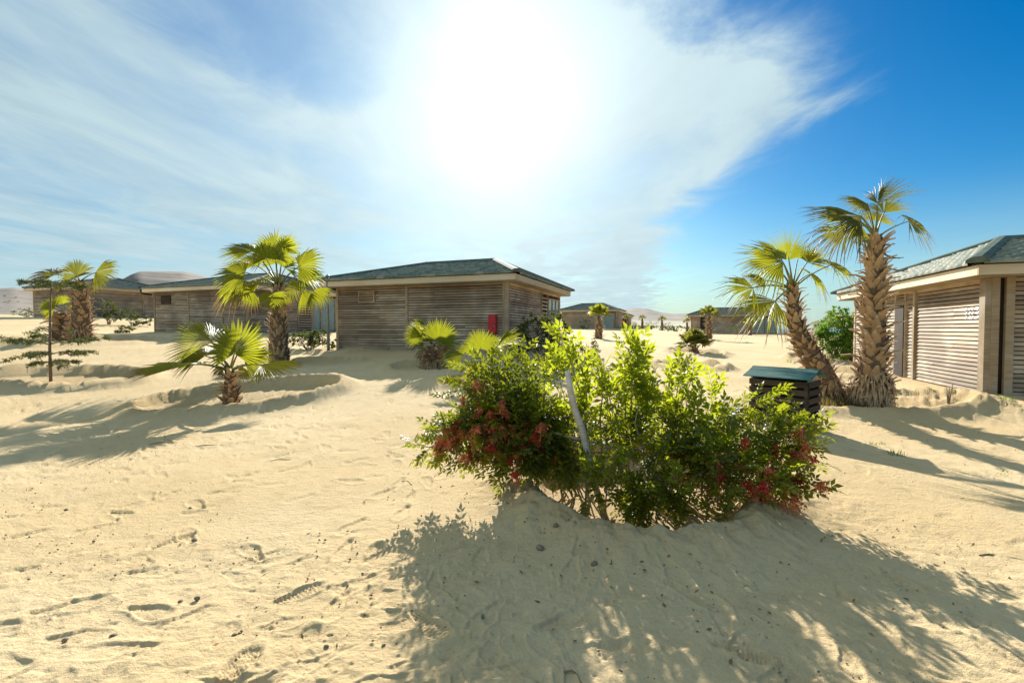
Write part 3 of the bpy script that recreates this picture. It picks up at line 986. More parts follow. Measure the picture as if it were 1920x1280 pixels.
def joined_walls(root, w, d, spec):
    j = MB()
    for side, a0, a1 in spec: slat_bay(root, side, w, d, a0, a1, joined=j)
    o = j.build('wall_slats', 'slat_wood', root); o['kind'] = 'stuff'
root, w, d = make_cabin('mid', 'small far cabin with a glazed porch, below the hill')
joined_walls(root, w, d, [('F', .15, 3.9), ('F', 4.0, 5.0), ('R', .15, d - .15), ('L', .15, d - .15)])
post(root, 'F', w, d, 3.95, .1); post(root, 'F', w, d, 5.05, .1)
window(root, 'F', w, d, 5.12, w - .35, .05, HW - .15, 2, 'glass_door', curtain=True); post(root, 'F', w, d, w - .25, .14, proud=.08)
root, w, d = make_cabin('sea', 'far cabin beside the sea with a porch and pale palm trunk in front', ridge_half=3.0)
joined_walls(root, w, d, [('F', .15, 1.1), ('F', 1.9, 2.5), ('F', 2.62, 6.6), ('F', 6.7, 7.6), ('L', .15, d - .15), ('R', .15, d - .15)])
for a in (1.15, 1.85, 2.56, 6.65, 7.65): post(root, 'F', w, d, a, .12, proud=.06)
window(root, 'F', w, d, 7.72, 9.1, .05, HW - .15, 2, 'glass_door', curtain=True); window(root, 'F', w, d, 9.14, w - .16, .05, HW - .15, 2, 'glass_door', curtain=True)
root, w, d = make_cabin('behind', 'cabin mostly hidden behind the far cabin with the glazed porch')
joined_walls(root, w, d, [('F', .15, 5.4), ('R', .15, d - .15), ('L', .15, d - .15)])
for a in (5.45, 6.5): post(root, 'F', w, d, a, .12, proud=.06)
box_obj('fire_cabinet', (.5, .2, 1.0), (w / 2 - .9, -d / 2 - .1, 1.2), 'red_paint', root, (0, 0, 0), .01)

# ------------------------------------------------------------------ palms
def unit(v):
    v = Vector(v); return v.normalized() if v.length > 1e-9 else Vector((0, 0, 1))

def frond(root, B, H, axis, nrm, Rr, arc=R(115), nseg=38, droop=.15, dry=0.0, cup=.12, mat='palm_leaf', rag=.0, wind=Vector((0, 0, 0)), split0=.62):
    """a fan leaf: petiole from B to H, blade from H along axis facing nrm"""
    B, H = Vector(B), Vector(H)
    a = unit(axis); n = Vector(nrm) - a * Vector(nrm).dot(a); n = unit(n); b = n.cross(a)
    m = MB()
    da = arc / nseg
    rnd_ = random.random()
    ts = (.03, .3, split0 + .02, split0 + .18, .9, 1.0)
    wob = random.uniform(0, 6)
    for i in range(nseg):
        if random.random() < rag * .45 + .02: continue
        th = -arc + 2 * arc * (i + .5) / nseg
        L = Rr * (.70 + .30 * math.cos(th * .62)) * random.uniform(.93, 1.05)
        dirc = a * math.cos(th) + b * math.sin(th)
        side = -a * math.sin(th) + b * math.cos(th)
        fold = cup * (abs(math.sin(th)) ** 1.5)
        sdroop = droop * random.uniform(.7, 1.5) + rag * random.random() ** 2 * .9
        curl = Vector((random.uniform(-1, 1), random.uniform(-1, 1), random.uniform(-1, .2))) * (.05 + rag * .25)
        split = split0 + .05 * math.sin(th * 3 + wob)
        rows, at = [], []
        sr = rnd_ * .5 + .5 * random.random()
        dr = dry + (rag * .35 * random.random())
        for t in ts:
            r = t * L
            if t <= split0 + .021: wd = r * math.tan(da) * 1.02
            else: wd = split0 * L * math.tan(da) * max(0.0, (1 - t) / (1 - split0)) ** .8
            ft = max(0, t - .40) / .60
            c = H + dirc * r - n * (fold * r * (.6 + .4 * t)) + Vector((0, 0, -1)) * (sdroop * L * ft ** 2) + curl * (L * ft ** 2) + wind * (L * ft ** 1.6)
            pl = wd * 1.1
            rows.append([c - side * wd - n * pl * .5, c + n * pl * .5, c + side * wd - n * pl * .5])
            at.append([(t, sr, dr)] * 3)
        m.quadgrid(rows, at)
    o = m.build('frond', mat, root)
    p = MB()
    mid = (B + H) / 2 + Vector((0, 0, .12 * (H - B).length))
    pts = [B * (1 - t) ** 2 + mid * 2 * t * (1 - t) + H * t * t for t in (0, .25, .5, .75, 1)] + [H + a * Rr * .1]
    k = max(.5, min(1.2, Rr / .75))
    p.tube(pts, [.030 * k, .022 * k, .017 * k, .014 * k, .012 * k, .006 * k], 5)
    p.build('petiole', 'petiole', o, True)
    return o

BOOTS = []
def boot_meshes():
    for k in range(4):
        m = MB()
        rows, at = [], []
        tw = random.uniform(-.25, .25)
        for i, t in enumerate((0, .35, .7, 1.0)):
            wd = (.075, .066, .042, .022)[i] * random.uniform(.85, 1.15)
            out = (.0, .045, .10, .15 + .03 * k)[i]
            up = (-.06, .04, .12, .165 + .015 * k)[i]
            th = (.030, .024, .016, .008)[i]
            r = [(-wd, out - .012, up), (0, out + th, up - .01), (wd, out - .012, up), (0, out - th * .4, up + .012)]
            r = [(x + tw * t * .1, y, z) for x, y, z in r]
            rows.append(r); at.append([(t, random.random(), .1)] * 4)
        m.quadgrid(rows, at, close=True)
        m.f.append(tuple(len(m.v) - 4 + q for q in range(4)))
        me = m.mesh('leaf_base'); me.materials.append(MATS['boot'])
        BOOTS.append(me)
boot_meshes()

def trunk(root, pts, rads, nboots, bscale=1.0, lean_out=0.0, start=.0, skirt=0):
    """core and the old leaf bases; pts run from foot to crown, in local coordinates"""
    pts = [Vector(p) for p in pts]
    cum = [0]
    for a_, b_ in zip(pts, pts[1:]): cum.append(cum[-1] + (b_ - a_).length)
    T = cum[-1]
    def at(t):
        s = t * T
        for i in range(len(pts) - 1):
            if s <= cum[i + 1] or i == len(pts) - 2:
                f = (s - cum[i]) / max(1e-6, cum[i + 1] - cum[i])
                p = pts[i].lerp(pts[i + 1], f)
                return p, (pts[i + 1] - pts[i]).normalized(), rads[i] * (1 - f) + rads[i + 1] * f
    m = MB()
    rows = []
    nseg = 26
    for i in range(nseg + 1):
        p, dr, r = at(i / nseg)
        xa = dr.cross(Vector((0, 1, 0))).normalized(); ya = xa.cross(dr) * -1
        rows.append([p + (xa * math.cos(q) + ya * math.sin(q)) * (r * random.uniform(.9, 1.08)) for q in [2 * PI * k / 14 for k in range(14)]])
    m.quadgrid(rows, close=True)
    m.f.append(tuple(range(len(m.v) - 14, len(m.v))))
    tr = m.build('trunk', 'palm_core', root, True)
    g = 0.0
    for i in range(nboots):
        t = start + (1 - start) * (i + .5) / nboots
        p, dr, r = at(t)
        g += 2.399963 + random.uniform(-.45, .45)
        xa = dr.cross(Vector((0, 1, 0))).normalized(); ya = xa.cross(dr) * -1
        out = xa * math.cos(g) + ya * math.sin(g)
        tilt = random.uniform(-.35, .75) + lean_out
        upv = (dr * math.cos(tilt) + out * math.sin(tilt) * .8).normalized()
        sd = upv.cross(out).normalized(); ov_ = sd.cross(upv).normalized() * 1.0
        if ov_.dot(out) < 0: ov_ = -ov_
        sc = bscale * random.uniform(.45, 1.3)
        M = Matrix((sd * sc * random.uniform(.9, 1.3), ov_ * sc, upv * sc)).transposed().to_4x4()
        M.translation = p + out * (r * .93)
        o = bpy.data.objects.new('leaf_base', random.choice(BOOTS)); col.objects.link(o)
        o.parent = tr; o.matrix_local = M
    if skirt:
        s = MB()
        for i in range(skirt):
            p, dr, r = at(random.uniform(0, .20)); q = random.uniform(0, 2 * PI)
            out = Vector((math.cos(q), math.sin(q), 0))
            a0 = p + out * r * .95 + Vector((0, 0, random.uniform(.05, .25)))
            L = random.uniform(.15, .4)
            tn = Vector((-out.y, out.x, 0)) * random.uniform(.006, .022)
            e = a0 + out * random.uniform(.05, .16) - Vector((0, 0, L)) + tn * random.uniform(-4, 4)
            mid = (a0 + e) / 2 + out * .06
            s.quadgrid([[a0 - tn, a0 + tn], [mid - tn, mid + tn], [e - tn * .3, e + tn * .3]], [[(.5, random.random(), .3)] * 2] * 3)
        so = s.build('fibre_skirt', 'boot', tr); so['kind'] = 'stuff'
    return tr

def palm(label, base, group=None, name='fan_palm'):
    return thing(name, label, 'palm', base, 0, group or 'fan palms on the sand')

def fr(root, base, hub, D, lst, mat='palm_leaf', px0=None, zoom=1.0, ox=0, oy=0, crown=.12, **kw):
    """fronds given by where the blade starts and where it points, in metres round the crown"""
    for (bx, by, tx, ty, dep, tdep, face, rr, opt) in lst:
        H = W(ox + bx / zoom, oy + by / zoom, D + dep) - base
        T = W(ox + tx / zoom, oy + ty / zoom, D + tdep) - base
        ax = T - H
        Rr = ax.length * rr
        B = hub + (H - hub).normalized() * .06
        nrm = Vector(face)
        o = dict(kw); o.update(opt)
        frond(root, B, H, ax, nrm, Rr, mat=mat, **o)

def at_ground(px, D, sink=0.03):
    x = (px - 960) / F * D
    return Vector((x, D, gz(x, D) - sink))

CAMN = (0, -1, .35)
# -- small palm in its ring, left
b = at_ground(429, 8.62, .05)
p = palm('low palm with one great green fan, alone in a round sand ring', b)
hub = W(432, 694, 8.62) - b
trunk(p, [(0, 0, 0), (.01, 0, hub.z * .5), (hub.x, 0, hub.z - .02)], [.14, .12, .085], 62, .6, .2)
fr(p, b, hub, 8.62, [
    (575, 840, 590, 615, -.15, -.02, (-.05, -1, .15), 1.0, dict(arc=R(128), nseg=34, droop=.02, cup=.18)),
    (440, 775, 285, 622, .25, .45, (.6, -.6, .5), 1.0, dict(arc=R(80), droop=.05, cup=.6)),
    (640, 760, 735, 610, .45, .6, (-.7, -.5, .3), .9, dict(arc=R(95), droop=.05, cup=.4)),
    (318, 905, 30, 900, -.2, -.05, (.1, -.12, .98), 1.0, dict(arc=R(68), nseg=32, droop=.02, dry=.16)),
    (735, 908, 965, 915, -.25, -.3, (-.1, -.22, .95), 1.0, dict(arc=R(75), nseg=32, droop=.06, dry=.08)),
    (400, 855, 285, 800, .3, .5, (.2, -.5, .8), 1.1, dict(arc=R(100), droop=.25)),
    (640, 905, 840, 780, .3, .5, (-.3, -.6, .6), .9, dict(arc=R(90), droop=.1)),
    (600, 930, 690, 960, .3, .5, (0, -.6, .8), 1.0, dict(arc=R(100), droop=.4, dry=.25)),
    (500, 930, 440, 950, -.1, -.2, (0, -.8, .6), 1.2, dict(arc=R(90), droop=.5, dry=.5)),
], zoom=3.2, ox=260, oy=400)

# -- taller palm behind it
b = at_ground(523, 13.0, .05)
p = palm('full green palm with stout brown trunk before the cabin with glass doors', b)
hub = W(522, 536, 13.0) - b
trunk(p, [(0, 0, 0), (0, 0, .6), (hub.x * .6, 0, 1.3), (hub.x, 0, hub.z)], [.27, .25, .21, .12], 230, .62, -.2)
fr(p, b, hub, 13.0, [
    (815, 235, 785, 75, .1, .2, (0, -1, .2), 1.0, dict(arc=R(100))),
    (870, 230, 925, 95, .2, .3, (-.4, -1, .2), 1.0, dict(arc=R(85))),
    (765, 270, 720, 130, -.5, -.6, (.1, -1, .2), 1.0, dict(arc=R(120), nseg=44)),
    (690, 225, 490, 185, .0, -.1, (.2, -.5, .8), 1.0, dict(arc=R(70), droop=.1)),
    (640, 355, 430, 350, -.3, -.5, (.1, -.8, .6), 1.0, dict(arc=R(90), droop=.15)),
    (600, 420, 415, 500, .1, .0, (.1, -.7, .7), 1.0, dict(arc=R(80), droop=.3, dry=.22, rag=.25)),
    (960, 320, 1125, 235, -.1, -.2, (-.2, -.9, .5), 1.0, dict(arc=R(105))),
    (975, 370, 1130, 365, .3, .4, (-.2, -.7, .7), 1.0, dict(arc=R(90), droop=.2)),
    (985, 470, 1050, 560, -.1, -.2, (-.3, -.8, .4), 1.0, dict(arc=R(60), droop=.3, dry=.1)),
    (1060, 450, 1140, 540, .2, .3, (-.3, -.6, .6), 1.0, dict(arc=R(60), droop=.3, dry=.12)),
    (800, 480, 790, 590, -.75, -.95, (0, -1, .35), 1.0, dict(arc=R(105), droop=.1)),
    (690, 470, 600, 540, -.5, -.6, (.2, -.9, .4), 1.0, dict(arc=R(85), droop=.3, dry=.2, rag=.2)),
    (900, 420, 1010, 470, .5, .7, (0, -.6, .7), 1.0, dict(arc=R(90), droop=.3)),
    (740, 400, 620, 430, .5, .8, (.2, -.6, .7), 1.0, dict(arc=R(95), droop=.3)),
    (830, 300, 850, 170, .6, .9, (0, -.8, .5), 1.0, dict(arc=R(100))),
    (700, 310, 600, 230, .6, .8, (.3, -.6, .6), 1.0, dict(arc=R(90))),
    (880, 330, 900, 200, -.5, -.8, (-.2, -1, .3), 1.0, dict(arc=R(100), droop=.1)),
    (660, 430, 540, 430, -.1, 0, (.1, -.7, .8), 1.0, dict(arc=R(90), droop=.5, dry=.25, rag=.3)),
    (880, 500, 900, 580, -.3, -.4, (0, -1, .2), .9, dict(arc=R(70), droop=.4, dry=.35, rag=.3)),
], zoom=3.2, ox=260, oy=400, nseg=28, split0=.55)

# -- tall palm before the numbered cabin
b = at_ground(1636, 8.3, .06)
p = palm('tallest palm with straight shaggy trunk, beside the numbered cabin', b)
hub = W(1641, 446, 8.3) - b
trunk(p, [(0, 0, 0), (.0, 0, .5), (.02, 0, 1.6), (hub.x, 0, hub.z)], [.27, .24, .17, .11], 290, .80, .10, .08, 420)
fr(p, b, hub, 8.3, [
    (850, 215, 932, 50, -.1, -.1, (-.85, -.45, .2), 1.05, dict(arc=R(58), droop=.05, rag=.22, cup=.4)),
    (880, 260, 940, 130, .2, .3, (-.6, -.8, .3), .9, dict(arc=R(70))),
    (765, 275, 525, 232, -.2, -.3, (.2, -.6, .8), 1.0, dict(arc=R(65), droop=.1, dry=.08, rag=.2, wind=Vector((-.15, 0, 0)))),
    (755, 300, 515, 325, -.4, -.5, (.1, -.75, .7), 1.0, dict(arc=R(75), droop=.14, dry=.16, rag=.25)),
    (700, 345, 480, 395, .0, .1, (.1, -.8, .7), 1.0, dict(arc=R(62), droop=.22, dry=.28, rag=.35)),
    (800, 215, 650, 195, .3, .3, (.3, -.7, .7), 1.0, dict(arc=R(75), droop=.1, rag=.1)),
    (790, 240, 700, 150, .4, .5, (.4, -.7, .5), 1.0, dict(arc=R(70), dry=.15, rag=.2)),
    (1005, 300, 1150, 345, -.1, -.1, (-.1, -.8, .7), .85, dict(arc=R(110), droop=.35, dry=.12, rag=.5)),
    (770, 320, 690, 345, -.5, -.7, (.2, -.9, .5), 1.1, dict(arc=R(85), droop=.35, dry=.2, rag=.3)),
    (850, 300, 850, 215, .5, .7, (0, -.7, .5), 1.0, dict(arc=R(90))),
], mat='palm_leaf_dull', zoom=2.613, ox=1320, oy=300, nseg=30, split0=.42, rag=.12)
for k in range(4):
    q = MB(); a = hub + Vector((0, 0, -.15 - .12 * k)); e = a + Vector((.28 + .08 * k, -.1, .02 - .14 * (k % 2)))
    q.tube([a + Vector((.1, -.05, 0)), (a + e) / 2, e], [.02, .014, .006], 5); q.build('dead_petiole', 'bark', p, True)

# -- leaning palm
b = at_ground(1563, 8.9, .06)
p = palm('leaning palm with curved trunk behind the green roofed bin', b)
hub = W(1486, 540, 8.7) - b
tk = [(0, 0, 0), W(1545, 705, 8.85) - b, W(1512, 655, 8.8) - b, W(1489, 605, 8.75) - b, hub]
trunk(p, tk, [.25, .21, .175, .13, .08], 230, .62, .05, .0, 120)
fr(p, b, hub, 8.7, [
    (415, 490, 412, 315, .0, .0, (.1, -1, .2), 1.0, dict(arc=R(78), droop=.03)),
    (385, 500, 140, 470, -.25, -.3, (.1, -.8, .6), 1.0, dict(arc=R(80), droop=.1, dry=.06, rag=.15)),
    (370, 470, 240, 400, .2, .2, (.2, -.7, .6), 1.0, dict(arc=R(70), droop=.05)),
    (240, 625, 45, 630, -.2, -.2, (.1, -.7, .7), 1.0, dict(arc=R(85), droop=.14, dry=.14, rag=.22)),
    (350, 690, 125, 770, -.35, -.3, (.15, -.5, .85), 1.05, dict(arc=R(80), droop=.16, dry=.16, rag=.25)),
    (300, 590, 160, 560, .25, .3, (.1, -.6, .8), 1.0, dict(arc=R(80), droop=.2, dry=.1)),
    (505, 500, 595, 400, .1, .2, (-.3, -.8, .3), 1.0, dict(arc=R(80), droop=.05)),
    (620, 515, 735, 525, -.1, .0, (-.1, -.7, .8), 1.0, dict(arc=R(105), droop=.3, dry=.18, rag=.4)),
    (520, 560, 600, 590, .4, .6, (0, -.7, .7), 1.0, dict(arc=R(95), droop=.4, dry=.15, rag=.3)),
    (460, 480, 490, 400, .4, .6, (-.2, -.7, .4), 1.1, dict(arc=R(80))),
    (330, 500, 190, 540, .45, .5, (.2, -.6, .8), 1.0, dict(arc=R(70), droop=.15, rag=.15)),
], mat='palm_leaf', zoom=2.613, ox=1320, oy=300, nseg=30, split0=.42, rag=.12)

# -- two low palms by the near cabin
b = at_ground(812, 11.3, .04)
p = palm('low palm with shaggy foot and three fans by the slatted cabin wall', b)
hub = W(812, 648, 11.3) - b
trunk(p, [(0, 0, 0), (0, 0, hub.z * .6), hub], [.24, .21, .11], 70, .8, .4, 0, 200)
fr(p, b, hub, 11.3, [
    (925, 690, 962, 512, -.2, -.25, (0, -1, .2), 1.0, dict(arc=R(105), nseg=40, droop=.02)),
    (815, 640, 672, 660, -.3, -.4, (.1, -1, .3), 1.0, dict(arc=R(88), nseg=40, droop=.05)),
    (835, 605, 738, 508, .1, .1, (.5, -.7, .5), 1.0, dict(arc=R(50), cup=.5)),
    (860, 640, 845, 560, .3, .5, (0, -.7, .5), 1.2, dict(arc=R(90))),
    (930, 700, 1010, 700, .3, .4, (0, -.7, .6), 1.0, dict(arc=R(90), droop=.3, dry=.2)),
    (830, 740, 805, 850, -.3, -.4, (0, -1, .2), .9, dict(arc=R(60), droop=.3, dry=.9, rag=.3)),
    (980, 720, 990, 800, -.2, -.3, (0, -1, .2), .9, dict(arc=R(60), droop=.3, dry=.9, rag=.3)),
], zoom=3.84, ox=580, oy=460)
b = at_ground(898, 9.2, .04)
p = palm('low palm with one wide bright fan, half hidden behind berry bush', b)
hub = W(900, 688, 9.2) - b
trunk(p, [(0, 0, 0), (0, 0, hub.z * .6), hub], [.22, .2, .12], 40, .9, .4, 0, 80)
fr(p, b, hub, 9.2, [
    (1235, 745, 1225, 585, -.1, -.1, (0, -1, .25), 1.0, dict(arc=R(105), nseg=46, droop=.02)),
    (1360, 720, 1515, 572, .0, .1, (-.5, -.7, .4), 1.0, dict(arc=R(40), cup=.5, nseg=20)),
    (1110, 785, 935, 812, -.2, -.3, (.1, -.6, .8), 1.0, dict(arc=R(60), droop=.1)),
    (1300, 730, 1370, 620, .3, .4, (-.2, -.8, .4), 1.0, dict(arc=R(90))),
    (1150, 750, 1080, 680, .3, .5, (.2, -.8, .4), 1.0, dict(arc=R(90))),
], zoom=3.84, ox=580, oy=460)

# -- left edge palms
b = at_ground(152, 18.0, .05)
p = palm('sparse palm with thick shaggy trunk before the far left cabin', b)
hub = W(150, 528, 18.0) - b
trunk(p, [(0, 0, 0), (.05, 0, hub.z * .5), (hub.x, 0, hub.z)], [.32, .30, .22], 200, .85, .3, 0, 150)
fr(p, b, hub, 18.0, [
    (580, 225, 510, 85, -.2, -.2, (.1, -1, .2), 1.0, dict(arc=R(85))),
    (715, 205, 890, 185, -.1, -.2, (-.1, -.9, .5), 1.0, dict(arc=R(85), droop=.12)),
    (400, 220, 215, 190, .2, .2, (.1, -.7, .7), 1.0, dict(arc=R(65), droop=.15, dry=.35, rag=.3)),
    (430, 215, 390, 175, .5, .8, (.1, -.7, .7), 1.3, dict(arc=R(85), droop=.3, dry=.5, rag=.3)),
    (690, 250, 760, 260, .3, .5, (0, -.7, .7), 1.2, dict(arc=R(85), droop=.4, dry=.5, rag=.3)),
    (560, 250, 500, 220, .5, .8, (0, -.7, .7), 1.2, dict(arc=R(85), droop=.2, dry=.1)),
    (650, 290, 700, 320, -.3, -.4, (0, -.9, .4), 1.1, dict(arc=R(80), droop=.4, dry=.8, rag=.3)),
], mat='palm_leaf_dull', zoom=4.0, ox=0, oy=460)
b = at_ground(118, 18.9, .05)
p = palm('short palm with one yellow green fan, beside the sparse thick palm', b)
hub = W(116, 585, 18.9) - b
trunk(p, [(0, 0, 0), (0, 0, hub.z * .5), hub], [.36, .32, .16], 70, 1.4, .4)
fr(p, b, hub, 18.9, [
    (410, 470, 300, 440, -.7, -.8, (.1, -1, .3), 1.1, dict(arc=R(95), droop=.05)),
    (470, 440, 450, 350, -.2, -.2, (0, -1, .3), 1.0, dict(arc=R(80))),
    (510, 470, 570, 430, .2, .4, (0, -.8, .5), 1.2, dict(arc=R(85), droop=.2, dry=.2)),
    (380, 500, 320, 540, .3, .3, (0, -.8, .5), 1.0, dict(arc=R(85), droop=.3, dry=.3)),
], zoom=4.0, ox=0, oy=460)

# -- generic crown for the far ones
def far_palm(label, px, D, ztop, rtr, Rf, n, mat='palm_leaf', boots=40, bs=1.0, up=.5):
    b = at_ground(px, D, .05)
    p = palm(label, b)
    hub = Vector((0, 0, ztop))
    trunk(p, [(0, 0, 0), (.03, 0, ztop * .5), hub], [rtr, rtr * .9, rtr * .55], boots, bs, .2)
    for i in range(n):
        a = i * 2.4 + random.uniform(-.3, .3)
        e = up + .9 * (1 - 1.6 * i / n) + random.uniform(-.15, .15)
        dr = Vector((math.cos(a) * math.cos(e), math.sin(a) * math.cos(e), math.sin(e)))
        nr = Vector((-math.cos(a) * math.sin(e), -math.sin(a) * math.sin(e), math.cos(e)))
        frond(p, hub, hub + dr * Rf * .55, dr, nr, Rf, arc=R(95), nseg=22, droop=.2, dry=.3 * (i / n) ** 2, mat=mat)
    return p
far_palm('small palm with drooping crown and slim pale trunk near cabin by sea', 1329, 38, 2.15, .26, .75, 9, 'palm_leaf_dull', 60, 1.0)
far_palm('yellow green palm in front of the cabin with glazed porch', 1122, 36, 1.75, .30, .85, 9, 'palm_leaf', 60, 1.0, .7)
far_palm('tiny palm against the glass doors of the cabin by the sea', 1405, 52, 1.35, .26, .6, 7, 'palm_leaf', 30, 1.0)
far_palm('squat bushy palm in a square sand bed, out on open sand', 1302, 21.6, .38, .20, .72, 15, 'palm_leaf_dull', 30, .8, .75)
for px, D, zt in ((1176, 84, 2.0), (1204, 96, 2.2), (1241, 90, 2.1), (1288, 88, 2.0)):
    far_palm({1176: 'far palm right beside the corner of the glazed porch cabin', 1204: 'far palm standing among dark shrubs below the hill', 1241: 'far palm between two dark round shrubs below the hill', 1288: 'far palm just left of the cabin by the sea'}[px], px, D, zt, .28, .72, 7, 'palm_leaf_dull', 16, 1.0)

# -- date palm peeping over the round bush
b = at_ground(1588, 19.3, .05)
p = thing('date_palm', 'feathery date palm rising behind the round green bush', 'palm', b)
tm = MB(); tm.tube([(0, 0, 0), (0, 0, .7), (0, 0, 1.4)], [.25, .22, .16], 10); tm.build('trunk', 'palm_core', p, True)
for i in range(17):
    a = i * 2.4; e = 1.25 - .95 * (i / 17)
    m = MB(); L = random.uniform(1.6, 2.0)
    dr = Vector((math.cos(a) * math.cos(e), math.sin(a) * math.cos(e), math.sin(e)))
    pts = [Vector((0, 0, 1.35)) + dr * L * t + Vector((0, 0, -.55 * L * t * t)) for t in [k / 8 for k in range(9)]]
    m.tube(pts, [.02 - .0018 * k for k in range(9)], 4, attr=(0, .4, 0))
    for k in range(44):
        t = .12 + .88 * k / 44
        c = Vector((0, 0, 1.35)) + dr * L * t + Vector((0, 0, -.55 * L * t * t))
        tg = (dr + Vector((0, 0, -1.1 * t))).normalized(); sd = tg.cross(Vector((0, 0, 1))).normalized()
        for s in (-1, 1):
            ll = .34 * (1 - .6 * abs(t - .45)) * random.uniform(.85, 1.1)
            e_ = c + (sd * s * .75 + tg * .75 + Vector((0, 0, .22))).normalized() * ll
            wv = tg * .014
            m.quadgrid([[c - wv, c + wv], [(c + e_) / 2 - wv, (c + e_) / 2 + wv], [e_, e_ + wv * .1]], [[(0.2, random.random(), 0)] * 2] * 3)
    m.build('frond', 'palm_leaf_dull', p)

# ------------------------------------------------------------------ shrubs
def leaf_quad(m, c, dr, nr, L, wd, attr):
    dr = unit(dr); sd = unit(dr.cross(nr)); n = sd.cross(dr)
    m.quadgrid([[c, c, c], [c + dr * L * .45 - sd * wd + n * wd * .25, c + dr * L * .5, c + dr * L * .45 + sd * wd + n * wd * .25],
                [c + dr * L - n * L * .12] * 3], [[attr] * 3] * 3)
def leaf_simple(m, c, dr, nr, L, wd, attr):
    dr = unit(dr); sd = unit(dr.cross(nr)); b0 = len(m.v)
    m.v += [tuple(c), tuple(c + dr * L * .5 - sd * wd), tuple(c + dr * L), tuple(c + dr * L * .5 + sd * wd)]
    m.a += [attr] * 4
    m.f.append((b0, b0 + 1, b0 + 2, b0 + 3))
def rv():
    while True:
        v = Vector((random.uniform(-1, 1), random.uniform(-1, 1), random.uniform(-1, 1)))
        if .05 < v.length < 1: return v.normalized()

def shrub(name, label, base, lobes, nleaf, L, mat, stems=7, bark='bark_grey', group=None, cat='shrub', hollow=.45):
    """lobes: (x,y,z,rx,ry,rz) in metres above the base"""
    root = thing(name, label, cat, base, 0, group)
    br = MB(); m = MB()
    for i in range(stems):
        lb = lobes[i % len(lobes)]
        tip = Vector((lb[0], lb[1], lb[2])) + Vector((random.uniform(-.6, .6) * lb[3], random.uniform(-.6, .6) * lb[4], random.uniform(-.2, .6) * lb[5]))
        f = Vector((random.uniform(-.08, .08), random.uniform(-.08, .08), -.06))
        mid = f.lerp(tip, .45) + Vector((random.uniform(-.1, .1), random.uniform(-.1, .1), .08))
        r = .022 * (tip.length ** .5)
        br.tube([f, f.lerp(mid, .6), mid, mid.lerp(tip, .5) + rv() * .05, tip], [r, r * .85, r * .65, r * .42, r * .15], 5)
        for k in range(3):
            s0 = mid.lerp(tip, random.uniform(0, .6)); e = s0 + (rv() + Vector((0, 0, .4))) * .45 * max(lb[3], lb[5])
            br.tube([s0, s0.lerp(e, .5) + rv() * .03, e], [r * .4, r * .3, r * .1], 4)
    tw = sum(l[3] * l[4] * l[5] for l in lobes)
    for lb in lobes:
        n = int(nleaf * lb[3] * lb[4] * lb[5] / tw)
        sub = [rv() * random.uniform(hollow, 1.0) for _ in range(max(6, n // 26))]
        for k in range(n):
            s = random.choice(sub)
            q = s + rv() * random.random() * .22
            c = Vector((lb[0] + q.x * lb[3], lb[1] + q.y * lb[4], lb[2] + q.z * lb[5]))
            if c.z < .02: continue
            dr = unit(Vector((q.x, q.y, q.z + .3)) + rv() * .9)
            leaf_simple(m, c, dr, rv(), L * random.uniform(.7, 1.25), L * random.uniform(.22, .34), (random.random() * .5, random.random(), random.random() * .5))
    br.build('branches', bark, root, True)
    fo = m.build('foliage', mat, root); fo['kind'] = 'stuff'
    return root

b = at_ground(1022, 12.6, .02)
shrub('shrub', 'tall dark shrub with bare twisted stems at the near cabin corner', b, [(-.35, 0, .95, .42, .4, .4), (.25, 0, 1.1, .38, .4, .32), (.0, .1, .6, .5, .4, .4), (.5, 0, .85, .25, .3, .3), (-.55, .0, .5, .25, .3, .35)], 3600, .07, 'shrub_leaf', 22)
b = at_ground(1104, 13.5, .02)
shrub('shrub', 'thin dry shrub behind the tallest leafy spires of the berry bush', b, [(0, 0, .62, .42, .35, .36), (.15, 0, .3, .35, .3, .25), (-.45, 0, .3, .2, .2, .25)], 800, .055, 'shrub_leaf', 16)
b = at_ground(578, 17.6, .02)
shrub('shrub', 'low round green shrub left of the near cabin', b, [(-.25, 0, .35, .55, .4, .33), (.35, .1, .42, .5, .4, .4), (.9, 0, .2, .3, .3, .22)], 2600, .075, 'shrub_leaf', 10)
b = at_ground(1562, 18.6, .02)
shrub('bush', 'dense bright green bush beside the far end of the numbered cabin', b, [(-.6, -.1, .7, .6, .5, .55), (.1, 0, 1.3, .8, .6, .6), (.6, .1, .9, .65, .6, .65), (-.1, -.2, .5, .65, .5, .45), (.35, .1, 1.9, .5, .4, .4), (-.5, 0, 1.2, .4, .35, .35)], 9000, .085, 'lush_leaf', 12, hollow=.55)
